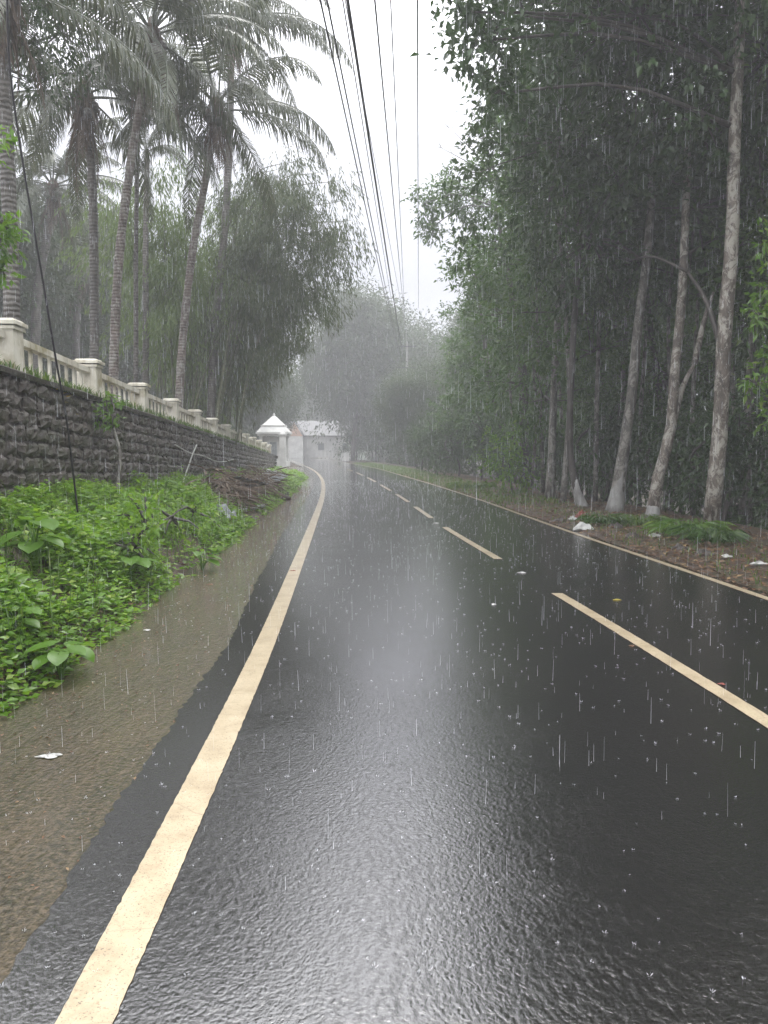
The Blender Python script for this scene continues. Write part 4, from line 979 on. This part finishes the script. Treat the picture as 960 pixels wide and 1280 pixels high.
# ------------------------------------------------------------------ shrine, house, low walls
def shrine():
    p = np.array([-8.25, 58, 0.]); p[2] = ground_h(p[0], p[1]); root = empty('roadside_shrine', p, 'small white roadside shrine with tiered roof at the end of the stone wall', 'shrine')
    mb = MB(); mb.box(p+[0, 0, .2], (2.1, 2.1, .5)); mb.build('plinth', M['white_wall'], root, p)
    for sx in (-.85, .85):
        for sy in (-.85, .85):
            mb = MB(); mb.box(p+[sx, sy, 1.35], (.22, .22, 2.0)); mb.box(p+[sx, sy, 2.3], (.3, .3, .12)); mb.build('pillar', M['white_wall'], root, p)
    mb = MB(); mb.box(p+[0, .1, 1.35], (1.3, 1.2, 1.9)); mb.build('chamber', M['white_wall'], root, p)
    mb = MB(); mb.box(p+[0, -.52, 1.2], (.5, .04, 1.4)); mb.build('door', M['sheet_grey'], root, p)
    mb = MB(); mb.box(p+[0, 0, 2.43], (2.2, 2.2, .14)); mb.box(p+[0, 0, 2.57], (2.4, 2.4, .14)); mb.box(p+[0, 0, 2.85], (2.3, 2.3, .42), 0, .72)
    mb.box(p+[0, 0, 3.1], (1.75, 1.75, .10)); mb.box(p+[0, 0, 3.5], (1.6, 1.6, .72), 0, .12); rf = mb.build('roof', M['white_wall'], root, p)
    mb = MB(); mb.tube([p+[0, 0, 3.82], p+[0, 0, 3.95], p+[0, 0, 4.1]], [.07, .10, .01], 8); mb.build('finial', M['white_wall'], rf, p)
shrine()
mb = MB(); q = onground([-7.25, 55.2, 0]); root = empty('gate_post', q, 'white square gate post standing at the end of the stone wall', 'post')
mb.box(q+[0, 0, 1.15], (.42, .42, 2.4)); mb.build('shaft', M['white_wall'], root, q); mb = MB(); mb.box(q+[0, 0, 2.42], (.56, .56, .12)); mb.box(q+[0, 0, 2.54], (.4, .4, .14), 0, .4); mb.build('cap', M['white_wall'], root, q)
def house(label, p, w, dp, h, rh, rz, name='house', gable=True):
    p = np.array(p, float); root = empty(name, p, label, 'house'); root.rotation_euler.z = rz
    mb = MB(); mb.box([0, 0, h/2], (w, dp, h)); mb.build('wall', M['white_wall'], root)
    e = .5; V = np.array([[-w/2-e,-dp/2-e,h],[w/2+e,-dp/2-e,h],[w/2+e,0,h+rh],[-w/2-e,0,h+rh],[w/2+e,dp/2+e,h],[-w/2-e,dp/2+e,h]])
    V2 = V+[0, 0, .14]; mb = MB(); mb.add(np.vstack([V, V2]), [[0,3,2,1],[3,5,4,2],[6,7,8,9],[9,8,10,11],[0,1,7,6],[5,11,10,4],[0,6,9,3],[3,9,11,5],[1,2,8,7],[2,4,10,8]]); mb.build('roof', M['roof_tile'], root)
    mb = MB(); x = w/2-.02
    for sx in (-1, 1): mb.quads([[[sx*x,-dp/2,h],[sx*x,dp/2,h],[sx*x,.01,h+rh-.05],[sx*x,-.01,h+rh-.05]]])
    mb.build('gable', M['terracotta'], root)
    for k in range(3):
        x = -w/2+(k+.5)*w/3
        mb = MB(); mb.box([x, -dp/2-.02, h*.52], (1.1, .10, 1.2)); f = mb.build('window_frame' if k != 1 else 'door_frame', M['white_wall'], root)
        mb = MB(); mb.box([x, -dp/2-.08, h*.52], (.9, .04, 1.0)); mb.build('pane', M['door_dark'], f)
    if gable:
        mb = MB(); c = [-w/2+1.6, -dp/2-1.0, 0]
        mb.box([c[0], c[1], h*.5], (2.6, 2.0, h)); pr = mb.build('porch', M['white_wall'], root)
        mb = MB(); hh = h; mb.quads([[[c[0]-1.3, c[1]-1.02, hh], [c[0]+1.3, c[1]-1.02, hh], [c[0]+.02, c[1]-1.02, hh+rh*.9], [c[0]-.02, c[1]-1.02, hh+rh*.9]]]); mb.build('porch_gable', M['terracotta'], pr)
        mb = MB(); V = np.array([[c[0]-1.6, c[1]-1.3, hh-.1], [c[0], c[1]-1.3, hh+rh], [c[0], c[1]+1.6, hh+rh], [c[0]-1.6, c[1]+1.6, hh-.1], [c[0]+1.6, c[1]-1.3, hh-.1], [c[0]+1.6, c[1]+1.6, hh-.1]])
        mb.add(np.vstack([V, V+[0, 0, .1]]), [[0,1,2,3],[1,4,5,2],[6,9,8,7],[7,8,11,10],[0,6,7,1],[1,7,10,4]]); mb.build('porch_roof', M['roof_tile'], pr)
house('long white house with pale roof and salmon gable beyond the bend in the mist', onground([-9.6, 119, 0]), 11, 7, 3.2, 2.3, .05)
house('faint low white building in the mist behind the big tree', onground([1.5, 100, 0]), 7, 5, 2.9, 1.2, -.1, gable=False)
for i, (y, l) in enumerate([(86.5, 'low white parapet wall at the bend, nearer segment'), (90.0, 'low white parapet wall at the bend, farther segment')]):
    x = Rx(y)+.75; p = onground([x, y, 0]); mb = MB(); ang = math.atan2(Rx(y)-Rx(y+2), 2)
    mb.box(p+[0, 0, .4], (.35, 2.6, .95), ang); mb.box(p+[0, 0, .9], (.45, 2.7, .08), ang); o = mb.build('parapet_wall', M['white_wall'], None, tuple(p)); tag(o, l, 'wall', 'white parapets at the bend')
for i, y in enumerate([97, 100, 103, 106, 109, 112]):
    x = Rx(y)+1.0; p = onground([x, y, 0]); mb = MB(); mb.box(p+[0, 0, .5], (.35, .35, 1.2)); mb.box(p+[0, 0, 1.1], (.5, .5, .1)); o = mb.build('guard_post', M['white_wall'], None, tuple(p))
    tag(o, 'short white guard post in the row in front of the misty house', 'post', 'guard posts before the house')

# ------------------------------------------------------------------ rain
def rain():
    n = 22000
    y = 2.2+R_.random(n)**.8*20; x = (R_.random(n)-.5)*2*(y*.56+.4); z = R_.uniform(.02, 1, n)*(1.5+y*.62)
    l = .02+.10*R_.random(n)**2.2; r = R_.uniform(.0002, .0008, n)*np.interp(y, [1.3, 6, 20], [.55, 1, 1.7])
    c = np.stack([x, y, z], 1); down = np.stack([R_.normal(.0, .02, n)+.01, R_.normal(0, .02, n), -np.ones(n)], 1)
    a = np.array([0, 2*pi/3, 4*pi/3]); ring = np.stack([np.cos(a), np.sin(a), 0*a], 1)
    top = c-down*l[:, None]*.5; bot = c+down*l[:, None]*.5
    T_ = top[:, None]+ring*r[:, None, None]*.5; B_ = bot[:, None]+ring*r[:, None, None]
    V = np.concatenate([T_, B_], 1); q = np.array([[0, 1, 4, 3], [1, 2, 5, 4], [2, 0, 3, 5]])
    me = quad_mesh('rain', V, (np.arange(n)*6)[:, None, None]+q); tag(link('rain', me, M['rain']), 'falling raindrops all over the scene', 'rain', kind='stuff')
rain()
def splashes():
    n = 3600; y = 2.0+R_.random(n)**1.25*34; x = Vx(y)+.2+R_.random(n)*(Rx(y)-Vx(y)-.1)
    per = 7; X = np.repeat(np.stack([x, y, np.full(n, .001)], 1), per, 0); m_ = n*per
    s = np.repeat(R_.uniform(.5, 1.3, n)*np.interp(y, [2, 10, 36], [.75, 1.0, 2.0]), per)
    a = R_.uniform(0, 2*pi, m_); d = unit(np.stack([np.cos(a), np.sin(a), R_.uniform(.4, 2.2, m_)], 1))
    r0 = R_.uniform(.001, .006, m_)*s
    p = X+np.stack([np.cos(a)*r0, np.sin(a)*r0, 0*a], 1); mb = MB(); mb.quads(leaf_quads(p, d, R_.uniform(.004, .014, m_)*s, .0018*s, .0, .0))
    o = mb.build('rain_splashes', M['rain']); tag(o, 'tiny splashes of raindrops hitting the wet road', 'splashes', kind='stuff')
splashes()

# ------------------------------------------------------------------ haze box
hz = bpy.data.meshes.new('haze'); x0, x1, y0, y1, z0, z1 = -330, 330, -95, 420, -5, 36
hz.from_pydata([(x0,y0,z0),(x1,y0,z0),(x1,y1,z0),(x0,y1,z0),(x0,y0,z1),(x1,y0,z1),(x1,y1,z1),(x0,y1,z1)], [], [(0,3,2,1),(4,5,6,7),(0,1,5,4),(1,2,6,5),(2,3,7,6),(3,0,4,7)])
hm = bpy.data.materials.new('rain_haze'); hm.use_nodes = True; nt = hm.node_tree; nt.nodes.remove(nt.nodes['Principled BSDF'])
pv = nt.nodes.new('ShaderNodeVolumePrincipled'); pv.inputs['Color'].default_value = (.93, .94, .97, 1); pv.inputs['Density'].default_value = .0035; pv.inputs['Anisotropy'].default_value = .1
nt.links.new(pv.outputs[0], nt.nodes['Material Output'].inputs['Volume'])
tag(link('haze', hz, hm), 'grey rain haze filling the air', 'haze', kind='stuff')

# ------------------------------------------------------------------ sky and sun
w = bpy.data.worlds.new('World'); S.world = w; w.use_nodes = True; nt = w.node_tree; bg = nt.nodes['Background']
sky = nt.nodes.new('ShaderNodeTexSky'); sky.sky_type = 'NISHITA'; sky.sun_disc = False; SE, SR = math.radians(62), math.radians(10)
sky.sun_elevation = SE; sky.sun_rotation = SR; sky.dust_density = 3; sky.air_density = 1.0
tc = nt.nodes.new('ShaderNodeTexCoord'); sx = nt.nodes.new('ShaderNodeSeparateXYZ'); nt.links.new(tc.outputs['Generated'], sx.inputs[0])
cl = ramp(nt, sx.outputs['Z'], [(0.0, (.19, .192, .213)), (.20, (.235, .237, .268)), (.34, (.42, .422, .46)), (.45, (.85, .85, .90)), (.60, (1.55, 1.55, 1.6))])
nz = noise(nt, tc.outputs['Generated'], 2.2, 4, .5)
cl = mixc(nt, ramp(nt, nz, [(.35, (0, 0, 0)), (.75, (.22, .22, .22))]), cl, (.6, .61, .66))
mul = nt.nodes.new('ShaderNodeVectorMath'); mul.operation = 'SCALE'; mul.inputs['Scale'].default_value = 20.0; nt.links.new(cl, mul.inputs[0])
bgc = mixc(nt, .90, sky.outputs[0], mul.outputs[0])
nt.links.new(bgc, bg.inputs[0]); bg.inputs[1].default_value = .1
sun = bpy.data.lights.new('sun', 'SUN'); so = bpy.data.objects.new('sun', sun); COL.objects.link(so)
sun.energy = 1.0; sun.angle = math.radians(30); sun.color = (1, .97, .93)
sd = Vector((math.sin(SR)*math.cos(SE), math.cos(SR)*math.cos(SE), math.sin(SE)))
so.rotation_euler = (-sd).to_track_quat('-Z', 'Y').to_euler(); so.location = (0, 0, 30)
S.view_settings.view_transform = 'Standard'; S.view_settings.look = 'None'; S.view_settings.gamma = 1; S.view_settings.use_curve_mapping = False
S.view_settings.exposure = 0.56
S.render.engine = 'CYCLES'
c = S.cycles; c.max_bounces = 6; c.diffuse_bounces = 2; c.glossy_bounces = 3; c.transmission_bounces = 4; c.transparent_max_bounces = 8; c.volume_bounces = 1
c.use_denoising = True; c.use_adaptive_sampling = True; c.adaptive_threshold = .03; c.sample_clamp_indirect = 8
